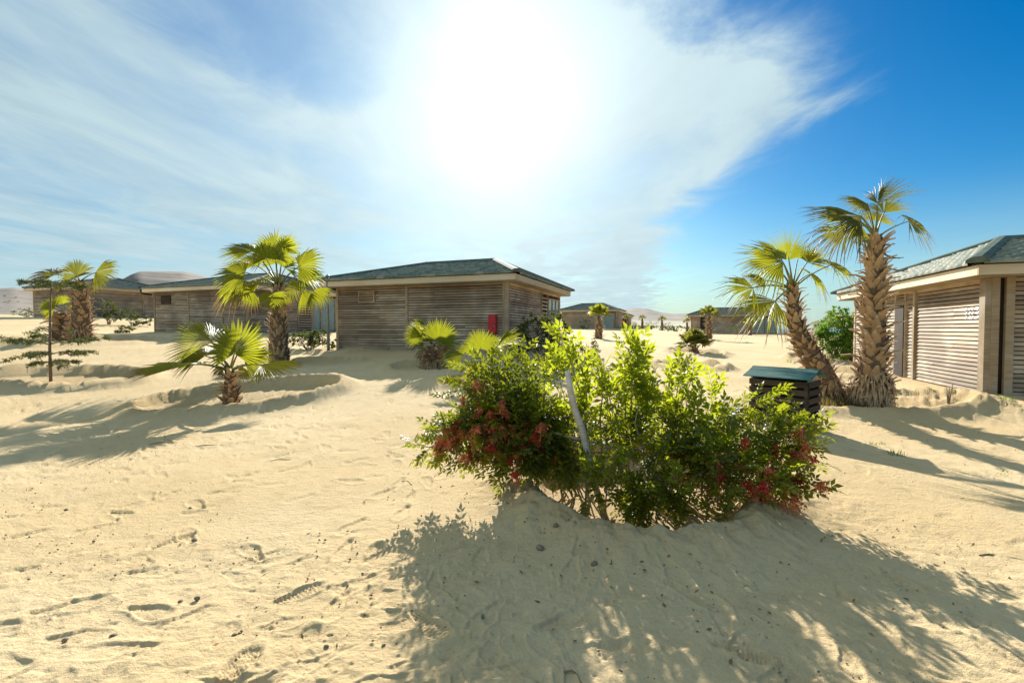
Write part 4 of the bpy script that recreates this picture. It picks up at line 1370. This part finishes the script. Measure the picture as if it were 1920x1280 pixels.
for (px, D, lab, lobes, n) in (
    (205, 33.0, 'brown leafless looking shrub against the far left cabin', [(0, 0, 1.15, .55, .5, .8), (.3, 0, .6, .5, .4, .5)], 1500),
    (248, 33.5, 'green spreading shrub along the far left cabin wall', [(-.3, 0, .8, .7, .5, .5), (.6, 0, .4, .8, .5, .4), (1.2, 0, .35, .5, .4, .35)], 1800),
    (52, 46.0, 'dark low bush on the slope beyond the far left cabin', [(0, 0, .5, 1.3, .8, .5)], 900),
    (1283, 15.0, 'small leafy seedling in a square sand bed', [(0, 0, .2, .28, .25, .2)], 300),
    (1378, 55.0, 'olive shrub against the wall of the cabin by the sea', [(0, 0, .6, .9, .6, .6), (1.4, 0, .5, .6, .5, .5)], 900),
    (1188, 88.0, 'dark shrub just right of the palm by the porch corner', [(0, 0, .7, 1.5, 1, .8)], 700),
    (1222, 92.0, 'round dark shrub below the hill, beside a far palm', [(0, 0, .9, 1.6, 1, 1.0)], 700),
    (1252, 86.0, 'second round dark shrub below the hill, right of it', [(0, 0, .8, 1.4, 1, .9)], 700),
    (232, 26.0, 'low green clump on the sand bank before the left cabin', [(0, 0, .2, .6, .4, .22)], 500),
    (1094, 60.0, 'grey shrub against the wall of the glazed porch cabin', [(0, 0, .8, .9, .6, .8)], 600)):
    shrub('shrub', lab, at_ground(px, D, .02), lobes, n, .10 if D > 20 else .05, 'shrub_leaf', 9)

# scattered desert scrub on the far slope
scr = MB(); sc_a = np.random.default_rng(3)
sx = []; 
for k in range(420):
    D = sc_a.uniform(105, 420); px = sc_a.uniform(1170, 1440) if k % 2 else sc_a.uniform(-60, 330)
    sx.append(((px - 960) / F * D, D))
zz, _ = base_ground([a for a, b_ in sx], [b_ for a, b_ in sx])
for (x, y), z in zip(sx, zz):
    s = random.uniform(.5, 1.2)
    for q in range(14):
        v = rv(); leaf_simple(scr, Vector((x + v.x * s, y + v.y * s, z + abs(v.z) * s * .7)), rv(), rv(), s * .7, s * .3, (.3, random.random(), random.random() * .4))
scrub = scr.build('desert_scrub', 'shrub_leaf'); scrub['kind'] = 'stuff'
scrub['label'] = 'low scrub dotted over the far desert slope'; scrub['category'] = 'scrub'

# ------------------------------------------------------------------ young conifer
b = at_ground(93, 10.9, .08)
p = thing('young_conifer', 'thin young conifer with sparse drooping tiers in a sand ring', 'tree', b)
top = W(97, 528, 10.9) - b
tm = MB(); tpts = [(0, 0, 0), (.0, 0, top.z * .35), (top.x * .6 - .02, 0, top.z * .7), (top.x, 0, top.z)]
tm.tube(tpts, [.035, .03, .022, .010], 8); tm.build('trunk', 'bark', p, True)
def conifer_branch(z, a, L, sag, dens=1.0):
    f = Vector((top.x * z / top.z * .8, 0, z)); d_ = Vector((math.cos(a), math.sin(a), 0)); sd = Vector((-d_.y, d_.x, 0))
    pts = [f + d_ * L * t + Vector((0, 0, .10 * L * math.sin(t * 3.1) - sag * L * t * t + .16 * L * t ** 3)) for t in (0, .2, .4, .6, .8, 1)]
    m = MB(); m.tube(pts, [.011, .009, .008, .006, .005, .003], 5, attr=(1.2, .5, .6))
    def needles(c, dr, n, ln):
        for k in range(n):
            v = unit(dr * .7 + rv()); leaf_simple(m, c + rv() * .015, v, rv(), ln * random.uniform(.6, 1.2), .006, (.2, random.random() * .6, random.random() * .8))
    for k in range(int(9 * dens * L / .7)):
        t = .3 + .7 * random.random(); i = min(4, int(t * 5)); c = pts[i].lerp(pts[i + 1], t * 5 - i)
        for s in (-1, 1):
            e = c + sd * s * random.uniform(.08, .2) * (1.2 - t * .5) + d_ * .08 - Vector((0, 0, random.uniform(0, .08)))
            m.tube([c, e], [.004, .002], 3, attr=(1.2, .5, .6))
            for w_ in (.35, .7, 1.0): needles(c.lerp(e, w_), (e - c).normalized(), 11, .06)
    for i in (3, 4, 5): needles(pts[i], d_, 16, .07)
    m.build('branch', 'shrub_leaf', p)
for (zf, n, L, sag) in ((.985, 5, .42, .1), (.93, 4, .62, -.15), (.52, 3, .5, .1), (.40, 5, .95, .0), (.30, 5, .7, .2), (.22, 5, .55, .2)):
    a0 = random.uniform(0, 6)
    for k in range(n):
        conifer_branch(top.z * zf + random.uniform(-.03, .03), a0 + 2 * PI * k / n + random.uniform(-.3, .3), L * random.uniform(.7, 1.2), sag + random.uniform(-.1, .1), .9 if zf != .52 else .25)

# ------------------------------------------------------------------ the berry bush
bx, by = 1.22, 4.22
bb = Vector((bx, by, gz(bx, by) - .02))
bush = thing('berry_bush', 'large leafy bush with red berries in a sand ring, leaning on a pale stake', 'bush', bb)
LEAFS = []
for k in range(7):                          # pinnate leaves
    m = MB()
    n = 3 + k % 2
    L = .115 + .012 * k
    m.tube([(0, 0, 0), (0, L * .5, .008), (0, L, -.004)], [.0018, .0014, .0008], 3, attr=(.1, .8, 0))
    rn = random.random()
    for i in range(n):
        t = .28 + .62 * i / max(1, n - 1)
        for s in (-1, 1):
            c = Vector((0, L * t, .006 * math.sin(t * 3)))
            leaf_quad(m, c, Vector((s * .85, .62, random.uniform(-.15, .25))), Vector((random.uniform(-.3, .3), 0, 1)), random.uniform(.052, .070), random.uniform(.0125, .017), (.2, rn * .5 + .5 * random.random(), 0))
    leaf_quad(m, Vector((0, L * .97, 0)), Vector((0, 1, random.uniform(-.2, .1))), Vector((0, 0, 1)), .072, .017, (.2, rn, 0))
    me = m.mesh('leaf'); me.materials.append(MATS['bush_leaf']); LEAFS.append(me)
LEAF_DATA = []
for me in LEAFS:
    v = np.empty(len(me.vertices) * 3, np.float32); me.vertices.foreach_get('co', v)
    a = np.empty(len(me.vertices) * 3, np.float32); me.attributes['lc'].data.foreach_get('vector', a)
    LEAF_DATA.append((v.reshape(-1, 3), a.reshape(-1, 3), [tuple(p_.vertices) for p_ in me.polygons]))

leaves = []                                 # (matrix, mesh index)
def leaf_matrix(c, dr, sc):
    y = unit(dr); z = unit(Vector((0, 0, 1)) * .8 + rv() * .7 - y * .2); x = unit(y.cross(z)); z = x.cross(y)
    M = (Matrix((x, y, z)).transposed() * sc).to_4x4(); M.translation = c
    return M
branches = []
berries = []
def shoot(tip, frm=None, arch=.2, n=16, lo=.35, spread=.12, scale=1.0, bright=.5, nb=0, rad0=.008, side=.38):  # bright: leaf tone per clump, from young leaves to shade painted as colour
    tip = Vector(tip)
    f = frm if frm is not None else Vector((random.uniform(-.45, .45) + tip.x * .28, random.uniform(-.3, .3) + tip.y * .2, .02))
    d_ = tip - f
    mid = f.lerp(tip, .5) + Vector((0, 0, arch * d_.length)) + rv() * .14 * d_.length
    P = lambda t: f * (1 - t) ** 2 + mid * 2 * t * (1 - t) + tip * t * t
    pts = [P(t) for t in (0, .15, .3, .45, .6, .75, .9, 1.0)]
    branches.append((pts, rad0))
    for i in range(n):
        t = lo + (1 - lo) * (i + random.random()) / n
        c = P(t); tg = (P(min(1, t + .03)) - P(t - .03)).normalized()
        g = i * 2.4 + random.random()
        sd = unit(tg.cross(Vector((.2, .1, 1)))); s2 = sd.cross(tg)
        out = sd * math.cos(g) + s2 * math.sin(g)
        k = .55 + .5 * t
        leaves.append((leaf_matrix(c, out * .9 + tg * (.55 + .5 * t) + Vector((0, 0, .15)), scale * random.uniform(.75, 1.15)), random.randrange(7), bright))
        if random.random() < side:            # a side twig with more leaves
            e = c + (out + tg * .5).normalized() * spread * random.uniform(.6, 1.6)
            branches.append(([c, c.lerp(e, .5) + rv() * .01, e], .0035))
            for q in range(3):
                leaves.append((leaf_matrix(c.lerp(e, .4 + .3 * q), out + rv() * .8 + tg * .4, scale * random.uniform(.7, 1.05)), random.randrange(7), bright))
    for q in range(3): leaves.append((leaf_matrix(tip, (tip - P(.93)).normalized() + rv() * .35, scale), random.randrange(7), bright))
    for k in range(nb):
        [berries.append(P(random.uniform(.5, 1.0)) + Vector((0, -.08, 0)) + rv() * .06) for _ in (0, 1)]

def S(px, py, D): return W(px, py + (24 if py < 770 else 12 if py < 850 else 0), D) - bb
# upright bright spires
for (px, py, D, n) in [(1056, 620, 4.35, 26), (1072, 655, 4.3, 24), (1043, 668, 4.45, 20), (1128, 672, 4.5, 22), (1184, 630, 4.3, 28), (1196, 640, 4.4, 26),
                       (1172, 668, 4.25, 26), (1206, 676, 4.5, 22), (1185, 690, 4.15, 26), (1020, 678, 4.6, 14), (1276, 676, 4.35, 24), (1292, 700, 4.3, 22), (1252, 704, 4.45, 22), (1338, 718, 4.3, 22), (1300, 748, 4.1, 24), (1140, 716, 4.1, 22), (1100, 720, 4.2, 22), (1215, 720, 4.3, 22), (1350, 770, 4.15, 22), (1275, 735, 4.55, 20)]:
    n = int(n * .72)
    t = S(px, py, D)
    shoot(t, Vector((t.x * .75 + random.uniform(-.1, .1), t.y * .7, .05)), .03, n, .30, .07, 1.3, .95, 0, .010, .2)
# right hand masses
for (px, py, D, n, nb) in [(1440, 712, 4.25, 20, 0), (1418, 735, 4.2, 22, 0), (1455, 745, 4.1, 22, 0), (1478, 772, 4.0, 22, 0), (1512, 782, 3.95, 20, 0), (1496, 800, 3.85, 22, 2), (1525, 800, 3.95, 16, 0),
                           (1430, 800, 3.95, 24, 1), (1400, 815, 3.9, 24, 1), (1505, 830, 3.75, 20, 4), (1460, 830, 3.8, 22, 3), (1380, 845, 3.75, 22, 1), (1520, 912, 3.55, 18, 4), (1495, 902, 3.6, 18, 3), (1465, 890, 3.6, 20, 2), (1430, 875, 3.65, 20, 3), (1478, 922, 3.55, 16, 4), (1440, 905, 3.5, 18, 2), (1330, 860, 3.7, 20, 1), (1290, 830, 3.85, 22, 0), ]:
    n = int(n * .68)
    shoot(S(px, py, D), None, .22, n, .42, .12, 1.0, .55, nb)
# left mass, arching over and hanging; dense shade put into the leaf tone
for (px, py, D, n, nb) in [(880, 672, 4.35, 24, 3), (905, 652, 4.3, 24, 2), (940, 650, 4.4, 24, 1), (970, 655, 4.45, 22, 0), (992, 672, 4.4, 22, 0), (862, 700, 4.3, 22, 4), (852, 722, 4.25, 20, 4), (900, 690, 4.1, 24, 2), (935, 690, 4.05, 24, 1),
                           (970, 700, 4.1, 22, 0), (1000, 715, 4.1, 22, 1), (900, 725, 4.05, 24, 3), (935, 735, 3.95, 24, 3), (970, 740, 4.0, 22, 2), (1010, 760, 3.95, 20, 1), (960, 670, 4.6, 22, 0), (910, 680, 4.6, 22, 0)]:
    n = int(n * .8)
    shoot(S(px, py, D), Vector((random.uniform(-.75, -.35), random.uniform(-.2, .25), .05)), .12, n, .34, .12, 1.0, .35, nb)
for (px, py, D, n, nb) in [(806, 828, 4.05, 22, 6), (822, 806, 4.1, 22, 5), (845, 785, 4.1, 22, 4), (835, 850, 4.0, 22, 5), (868, 862, 3.95, 22, 4), (862, 820, 4.0, 24, 5), (885, 800, 4.0, 24, 4), (905, 850, 3.9, 24, 3), (900, 780, 4.0, 24, 4), (925, 820, 3.95, 24, 2),
                           (945, 885, 3.8, 22, 1), (925, 872, 3.85, 22, 2), (960, 850, 3.9, 22, 1), (880, 750, 4.1, 24, 4), (915, 765, 4.0, 24, 4), (950, 790, 3.95, 22, 2), (985, 800, 3.9, 20, 1), (990, 840, 3.9, 20, 1), (1005, 862, 3.85, 22, 0), (1030, 880, 3.8, 22, 0), (1050, 850, 3.9, 22, 1), (1075, 890, 3.75, 22, 0)]:
    n = int(n * .8)
    shoot(S(px, py, D), Vector((random.uniform(-.8, -.2), random.uniform(-.25, .25), random.uniform(.3, .65))), .28, n, .45, .11, 1.0, .35, nb)
# low inner leaves, their shade also painted in by a darker tone
for k in range(9):
    px = random.uniform(1080, 1430); py = random.uniform(790, 935); 
    D = random.uniform(3.55, 4.6)
    t = S(px, py, D)
    if t.z < .06: t.z = random.uniform(.06, .3)
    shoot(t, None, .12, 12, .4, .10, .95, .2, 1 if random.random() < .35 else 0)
for (px, py) in [(1195, 915), (1215, 935), (1190, 945), (1270, 945), (1250, 905), (1110, 880), (1150, 875), (1350, 930)]:
    t = S(px, py, 3.45); t.z = max(t.z, .10)
    shoot(t, Vector((t.x, t.y + .25, .0)), .3, 16, .2, .06, .9, .5)
# bare crooked boughs seen in the gap
for pl in [[(1060, 885, 4.1), (1075, 820, 4.0), (1110, 790, 4.0), (1180, 770, 4.1)], [(1040, 800, 3.9), (1100, 815, 3.8), (1160, 828, 3.8), (1205, 828, 3.85), (1240, 800, 3.95)], [(1130, 880, 4.2), (1125, 760, 4.2), (1130, 715, 4.2), (1100, 690, 4.25)],
           [(1205, 880, 3.6), (1240, 900, 3.5), (1270, 912, 3.4)], [(1000, 760, 4.1), (1060, 770, 4.05), (1130, 745, 4.1)], [(1210, 900, 4.1), (1205, 830, 4.0), (1190, 780, 4.0), (1200, 730, 4.1)]]:
    branches.append(([S(*q) for q in pl], .012))
    
bmb = {}
for pts, r0 in branches:
    if len(pts) > 3:
        m = MB(); n = len(pts); m.tube(pts, [r0 * (1 - .75 * i / (n - 1)) for i in range(n)], 5); m.build('branch', 'bark_grey', bush, True)
tw = MB()
for pts, r0 in branches:
    if len(pts) <= 3: tw.tube(pts, [r0, r0 * .8, r0 * .4], 3, cap=False)
two = tw.build('twigs', 'bark', bush); two['kind'] = 'stuff'
leaves.sort(key=lambda l: l[0].translation.y)
for M, k, br_ in leaves[:300]:
    o = bpy.data.objects.new('leaf', LEAFS[k]); col.objects.link(o); o.parent = bush; o.matrix_local = M
vs, fs, as_ = [], [], []; off = 0
for M, k, br_ in leaves[300:]:
    v, a, f = LEAF_DATA[k]
    Mn = np.array(M, np.float32)
    vs.append(v @ Mn[:3, :3].T + Mn[:3, 3]); a2 = a.copy(); a2[:, 1] = np.clip(a2[:, 1] * .3 + br_ * .8 - .08, 0, 1); as_.append(a2)  # darker clumps: shade within the bush put into the leaf colour
    fs += [tuple(i + off for i in q) for q in f]; off += len(v)
me = bpy.data.meshes.new('foliage'); me.from_pydata(np.concatenate(vs).tolist(), [], fs)
at_ = me.attributes.new('lc', 'FLOAT_VECTOR', 'POINT'); at_.data.foreach_set('vector', np.concatenate(as_).astype(np.float32).ravel())
fo = link('foliage', me, 'bush_leaf', bush); fo['kind'] = 'stuff'
# berry panicles
BER = []
for k in range(6):
    m = MB()
    for i in range(46):
        c = Vector((random.gauss(0, .022), random.gauss(0, .022), -abs(random.gauss(0, .045)))); r = random.uniform(.0045, .0065)
        m.tube([(0, 0, .02), c], [.0010, .0007], 3, cap=False)
        b0 = len(m.v)
        m.v += [tuple(c + Vector(q) * r) for q in ((1, 0, 0), (-1, 0, 0), (0, 1, 0), (0, -1, 0), (0, 0, 1), (0, 0, -1))]
        m.f += [(b0 + a_, b0 + b_, b0 + c_) for a_, b_, c_ in ((0, 2, 4), (2, 1, 4), (1, 3, 4), (3, 0, 4), (2, 0, 5), (1, 2, 5), (3, 1, 5), (0, 3, 5))]
    for i in range(7):
        e = Vector((random.gauss(0, .022), random.gauss(0, .022), -random.uniform(.02, .09))); m.tube([(0, 0, .02), e], [.0012, .0008], 3)
    me = m.mesh('berry_cluster', True); me.materials.append(MATS['berry' if k % 3 == 0 else 'berry_orange']); BER.append(me)
for c in berries:
    o = bpy.data.objects.new('berry_cluster', BER[random.randrange(6)]); col.objects.link(o); o.parent = bush; o.location = c
    o.rotation_euler = (random.uniform(-.5, .5), random.uniform(-.5, .5), random.uniform(0, 6)); s = random.uniform(.8, 1.5); o.scale = (s, s, s)

# pale stake standing in the bush
sb = W(1136, 885, 3.86); sb.z = gz(sb.x, sb.y) - .1
stp = W(1061, 695, 3.74)
m = MB(); n = 9
pts = [Vector((0, 0, 0)).lerp(stp - sb, i / (n - 1)) + Vector((.012 * math.sin(i * 1.7), .01 * math.cos(i * 1.3), 0)) for i in range(n)]
m.tube(pts, [.030, .031, .029, .033, .030, .031, .028, .027, .020], 8)
so = m.build('wooden_stake', 'driftwood', None, True, loc=sb)
tag(so, 'pale weathered wooden stake leaning in the berry bush', 'stake')

# ------------------------------------------------------------------ the bin with the teal roof
ang_b = math.atan2(-.76, .65)
fr_ = W(1506, 812, 6.6); fl_ = W(1412, 800, 7.15)
cx_b = (fr_.x + fl_.x) / 2; cy_b = (fr_.y + fl_.y) / 2
exb = Vector((math.cos(ang_b), math.sin(ang_b), 0)); eyb = Vector((-exb.y, exb.x, 0))
BW, BD, BH = .80, .52, .72
cen = Vector((cx_b, cy_b, 0)) + eyb * (BD / 2)
cen.z = gz(cen.x, cen.y) - .01
bn = thing('slatted_bin', 'dark slatted bin with a teal painted plank roof behind the berry bush', 'bin', cen, ang_b)
for sx_ in (-1, 1):
    for sy_ in (-1, 1): box_obj('post', (.05, .05, BH), (sx_ * (BW / 2 - .03), sy_ * (BD / 2 - .03), BH / 2), 'dark_board', bn)
for k in range(6):
    z = .07 + k * .123
    for x0, x1 in ((-BW / 2, .165), (.175, BW / 2)):
        box_obj('front_board', (x1 - x0, .018, .085), ((x0 + x1) / 2, -BD / 2 - .009, z), 'dark_board', bn, (random.uniform(-.02, .02), 0, 0), .003)
    box_obj('back_board', (BW, .018, .085), (0, BD / 2 + .009, z), 'dark_board', bn, (0, 0, 0), .003)
    for sx_ in (-1, 1): box_obj('side_board', (BD, .018, .085), (sx_ * (BW / 2 + .009), 0, z), 'dark_board', bn, (0, 0, PI / 2), .003)
inn = MB(); inn.box((0, 0, BH / 2), (BW / 2 - .07, BD / 2 - .07, BH / 2 - .03)); inn.build('liner', 'wall_core', bn)
lt = box_obj('latch', (.16, .012, .035), (.11, -BD / 2 - .026, .43), 'metal_latch', bn, (0, 0, 0), .003)
box_obj('latch_hole', (.07, .006, .012), (-.02, -.007, 0), 'wall_core', lt, (0, 0, 0), .001)
rise_b, half = .15, BD / 2 + .10
sl = math.atan2(rise_b, half)
for s in (-1, 1):
    for k in range(3):
        f0 = (k + .5) / 3
        yy = s * half * (1 - f0); zz_ = BH + .03 + rise_b * f0 + .012 * (k == 0)
        box_obj('roof_plank', (BW + .14, half / 3 / math.cos(sl) + .02, .016), (0, yy, zz_ + .004 * (2 - k)), 'teal_paint', bn, ((-s) * (sl - .05), 0, 0), .004)
for sx_ in (-1, 1):
    g = MB(); x = sx_ * (BW / 2 - .01)
    g.v = [(x - .01, -half + .08, BH), (x - .01, half - .08, BH), (x - .01, 0, BH + rise_b), (x + .01, -half + .08, BH), (x + .01, half - .08, BH), (x + .01, 0, BH + rise_b)]
    g.f = [(0, 1, 2), (5, 4, 3), (0, 3, 4, 1), (1, 4, 5, 2), (2, 5, 3, 0)]
    g.build('gable', 'frame_wood', bn)

# ------------------------------------------------------------------ dry grass, tufts, stones, twigs
def tuft(m, c, n, h, spread, dry):
    for k in range(n):
        a = random.uniform(0, 2 * PI); r = spread * random.random() ** .6
        f = c + Vector((math.cos(a) * r, math.sin(a) * r, 0)); d_ = Vector((math.cos(a), math.sin(a), 0)) * random.uniform(.1, .7)
        hh = h * random.uniform(.5, 1.2); tn = Vector((-math.sin(a), math.cos(a), 0)) * .004
        p1 = f + d_ * hh * .3 + Vector((0, 0, hh * .6)); p2 = f + d_ * hh * .9 + Vector((0, 0, hh))
        m.quadgrid([[f - tn, f + tn], [p1 - tn, p1 + tn], [p2, p2 + tn * .2]], [[(t, random.random(), dry)] * 2 for t in (.0, .4, .8)])
m = MB()
for k in range(95):
    t = random.random()
    x = 5.95 + random.uniform(-.3, .75) ; y = 8.45 + random.uniform(-.35, .35)
    tuft(m, Vector((x, y, gz(x, y) - .02)), 22, .26, .12, random.uniform(.1, .6))
dg = m.build('dry_grass', 'dry_blade'); dg['kind'] = 'stuff'; dg['label'] = 'dry grass round the feet of the two tall palms'; dg['category'] = 'grass'
for (px, py, n, h) in [(1680, 828, 40, .03), (1640, 812, 16, .03), (1885, 757, 20, .06), (1480, 682, 30, .1), (1400, 652, 30, .10), (1870, 860, 14, .03)]:
    d_ = W(px, py, 5.0) - Vector((0, 0, CAMZ)); q = d_ * ((CAMZ - .12) / -d_.z)
    m = MB(); tuft(m, Vector((0, 0, -.01)), n, h * 1.4, .12 + .05 * (q.y > 8), .0)
    o = m.build('grass_tuft', 'lush_leaf', None, loc=(q.x, q.y, gz(q.x, q.y)))
    o['kind'] = 'stuff'; tag(o, 'small green weed tuft sprouting from the sand', 'grass', 'weeds on the sand')
m = MB()
for k in range(5): m.tube([(0, 0, -.03), (.02 * k - .04, random.uniform(-.03, .03), .25 + .05 * k)], [.012, .005], 5)
q = W(1778, 745, 8.0); o = m.build('dead_stalk', 'twig', None, True, loc=(q.x, q.y, gz(q.x, q.y)))
tag(o, 'dead upright stalk in front of the numbered cabin wall', 'stalk')

def ground_at(px, py, it=6):
    d_ = (W(px, py, 1.0) - Vector((0, 0, CAMZ))); z = 0.0
    for _ in range(it):
        q = d_ * ((CAMZ - z) / -d_.z); z = gz(q.x, q.y)
    return Vector((q.x, q.y, z))
STN = []
for k in range(5):
    m = MB(); rows = []
    for i in range(6):
        ph = PI * (i + .0) / 5
        rows.append([Vector((math.sin(ph) * math.cos(q), math.sin(ph) * math.sin(q) * .8, math.cos(ph) * .6)) * random.uniform(.82, 1.12) for q in [2 * PI * j / 8 for j in range(8)]])
    m.quadgrid(rows, close=True); me = m.mesh('stone', True); me.materials.append(MATS['stone']); STN.append(me)
for i, (px, py, s) in enumerate([(1013, 1027, .022), (1114, 1058, .020), (365, 1013, .016), (338, 1128, .012), (370, 1122, .014), (213, 1192, .013), (440, 1190, .010), (357, 952, .010), (610, 1012, .008), (905, 1155, .011), (1042, 985, .018), (1508, 982, .012),
                                 (720, 1210, .010), (612, 1212, .010), (176, 1015, .009), (122, 1200, .012), (124, 956, .012), (1250, 990, .022), (1270, 985, .015), (1560, 1004, .008)]):
    q = ground_at(px, py); s = s * 1.35
    o = bpy.data.objects.new('stone', STN[i % 5]); col.objects.link(o); o.location = (q.x, q.y, q.z + s * .2); o.scale = (s, s, s); o.rotation_euler = (random.uniform(-.3, .3), random.uniform(-.3, .3), random.uniform(0, 6))
    tag(o, 'small dark pebble lying on the trodden sand', 'pebble', 'pebbles on the sand')
for (px, py, L, a) in [(395, 835, .35, .2), (320, 827, .3, -.4), (530, 862, .22, .3), (1885, 1045, .3, -.2), (545, 845, .2, -.5), (160, 756, .3, .6), (765, 905, .16, -.5), (1080, 1270, .12, -.5), (300, 830, .25, 1.0), (235, 700, .3, .2)]:
    q = ground_at(px, py); m = MB(); d_ = Vector((math.cos(a), math.sin(a), 0)); sd = Vector((-d_.y, d_.x, 0))
    m.tube([d_ * L * (t - .5) + sd * .03 * math.sin(t * 5) + Vector((0, 0, .004)) for t in (0, .25, .5, .75, 1)], [.004, .005, .004, .003, .002], 5)
    o = m.build('twig', 'twig', None, True, loc=q); tag(o, 'thin dry twig lying on the trodden sand', 'twig', 'twigs on the sand')
# crumbs and gravel
m = MB(); pr = np.random.default_rng(9)
N = 12000
yy = 1.8 + 11 * pr.random(N) ** 1.7; xx = (pr.random(N) * 2 - 1) * (1.2 * yy + .4)
keep = fbm(xx, yy, .6, 2, 900) > -.1
xx, yy = xx[keep], yy[keep]
zz, _ = base_ground(xx, yy)
for x, y, z in zip(xx, yy, zz):
    r = .0024 + .008 * random.random() ** 5
    b0 = len(m.v)
    m.v += [(x + r * a_, y + r * b_ * .8, z + r * (c_ * .8 + .2)) for a_, b_, c_ in ((1, .1, 0), (-1, -.1, .1), (.1, 1, 0), (0, -1, .1), (.1, 0, 1), (0, .1, -1))]
    m.f += [(b0 + a_, b0 + b_, b0 + c_) for a_, b_, c_ in ((0, 2, 4), (2, 1, 4), (1, 3, 4), (3, 0, 4), (2, 0, 5), (1, 2, 5), (3, 1, 5), (0, 3, 5))]
lit = MB()
for k in range(420):                       # fallen leaves and crumbs of bark
    if k < 260: a_ = random.uniform(0, 2 * PI); q_ = random.uniform(.8, 2.3); x, y = 1.22 + math.cos(a_) * q_, 4.25 + math.sin(a_) * q_
    else: y = random.uniform(2, 9); x = random.uniform(-1.1, 1.1) * y
    z = gz(x, y) + .006
    leaf_simple(lit, Vector((x, y, z)), Vector((random.uniform(-1, 1), random.uniform(-1, 1), random.uniform(-.1, .35))), Vector((0, 0, 1)), random.uniform(.015, .045), random.uniform(.004, .011), (.8, random.random(), .6))
lo = lit.build('leaf_litter', 'dry_blade'); lo['kind'] = 'stuff'; lo['label'] = 'dry fallen leaves scattered round the berry bush'; lo['category'] = 'leaf litter'
o = m.build('gravel', 'stone'); o['kind'] = 'stuff'; o['label'] = 'fine gravel crumbs strewn over the sand'; o['category'] = 'gravel'
print('objects', len(bpy.data.objects))
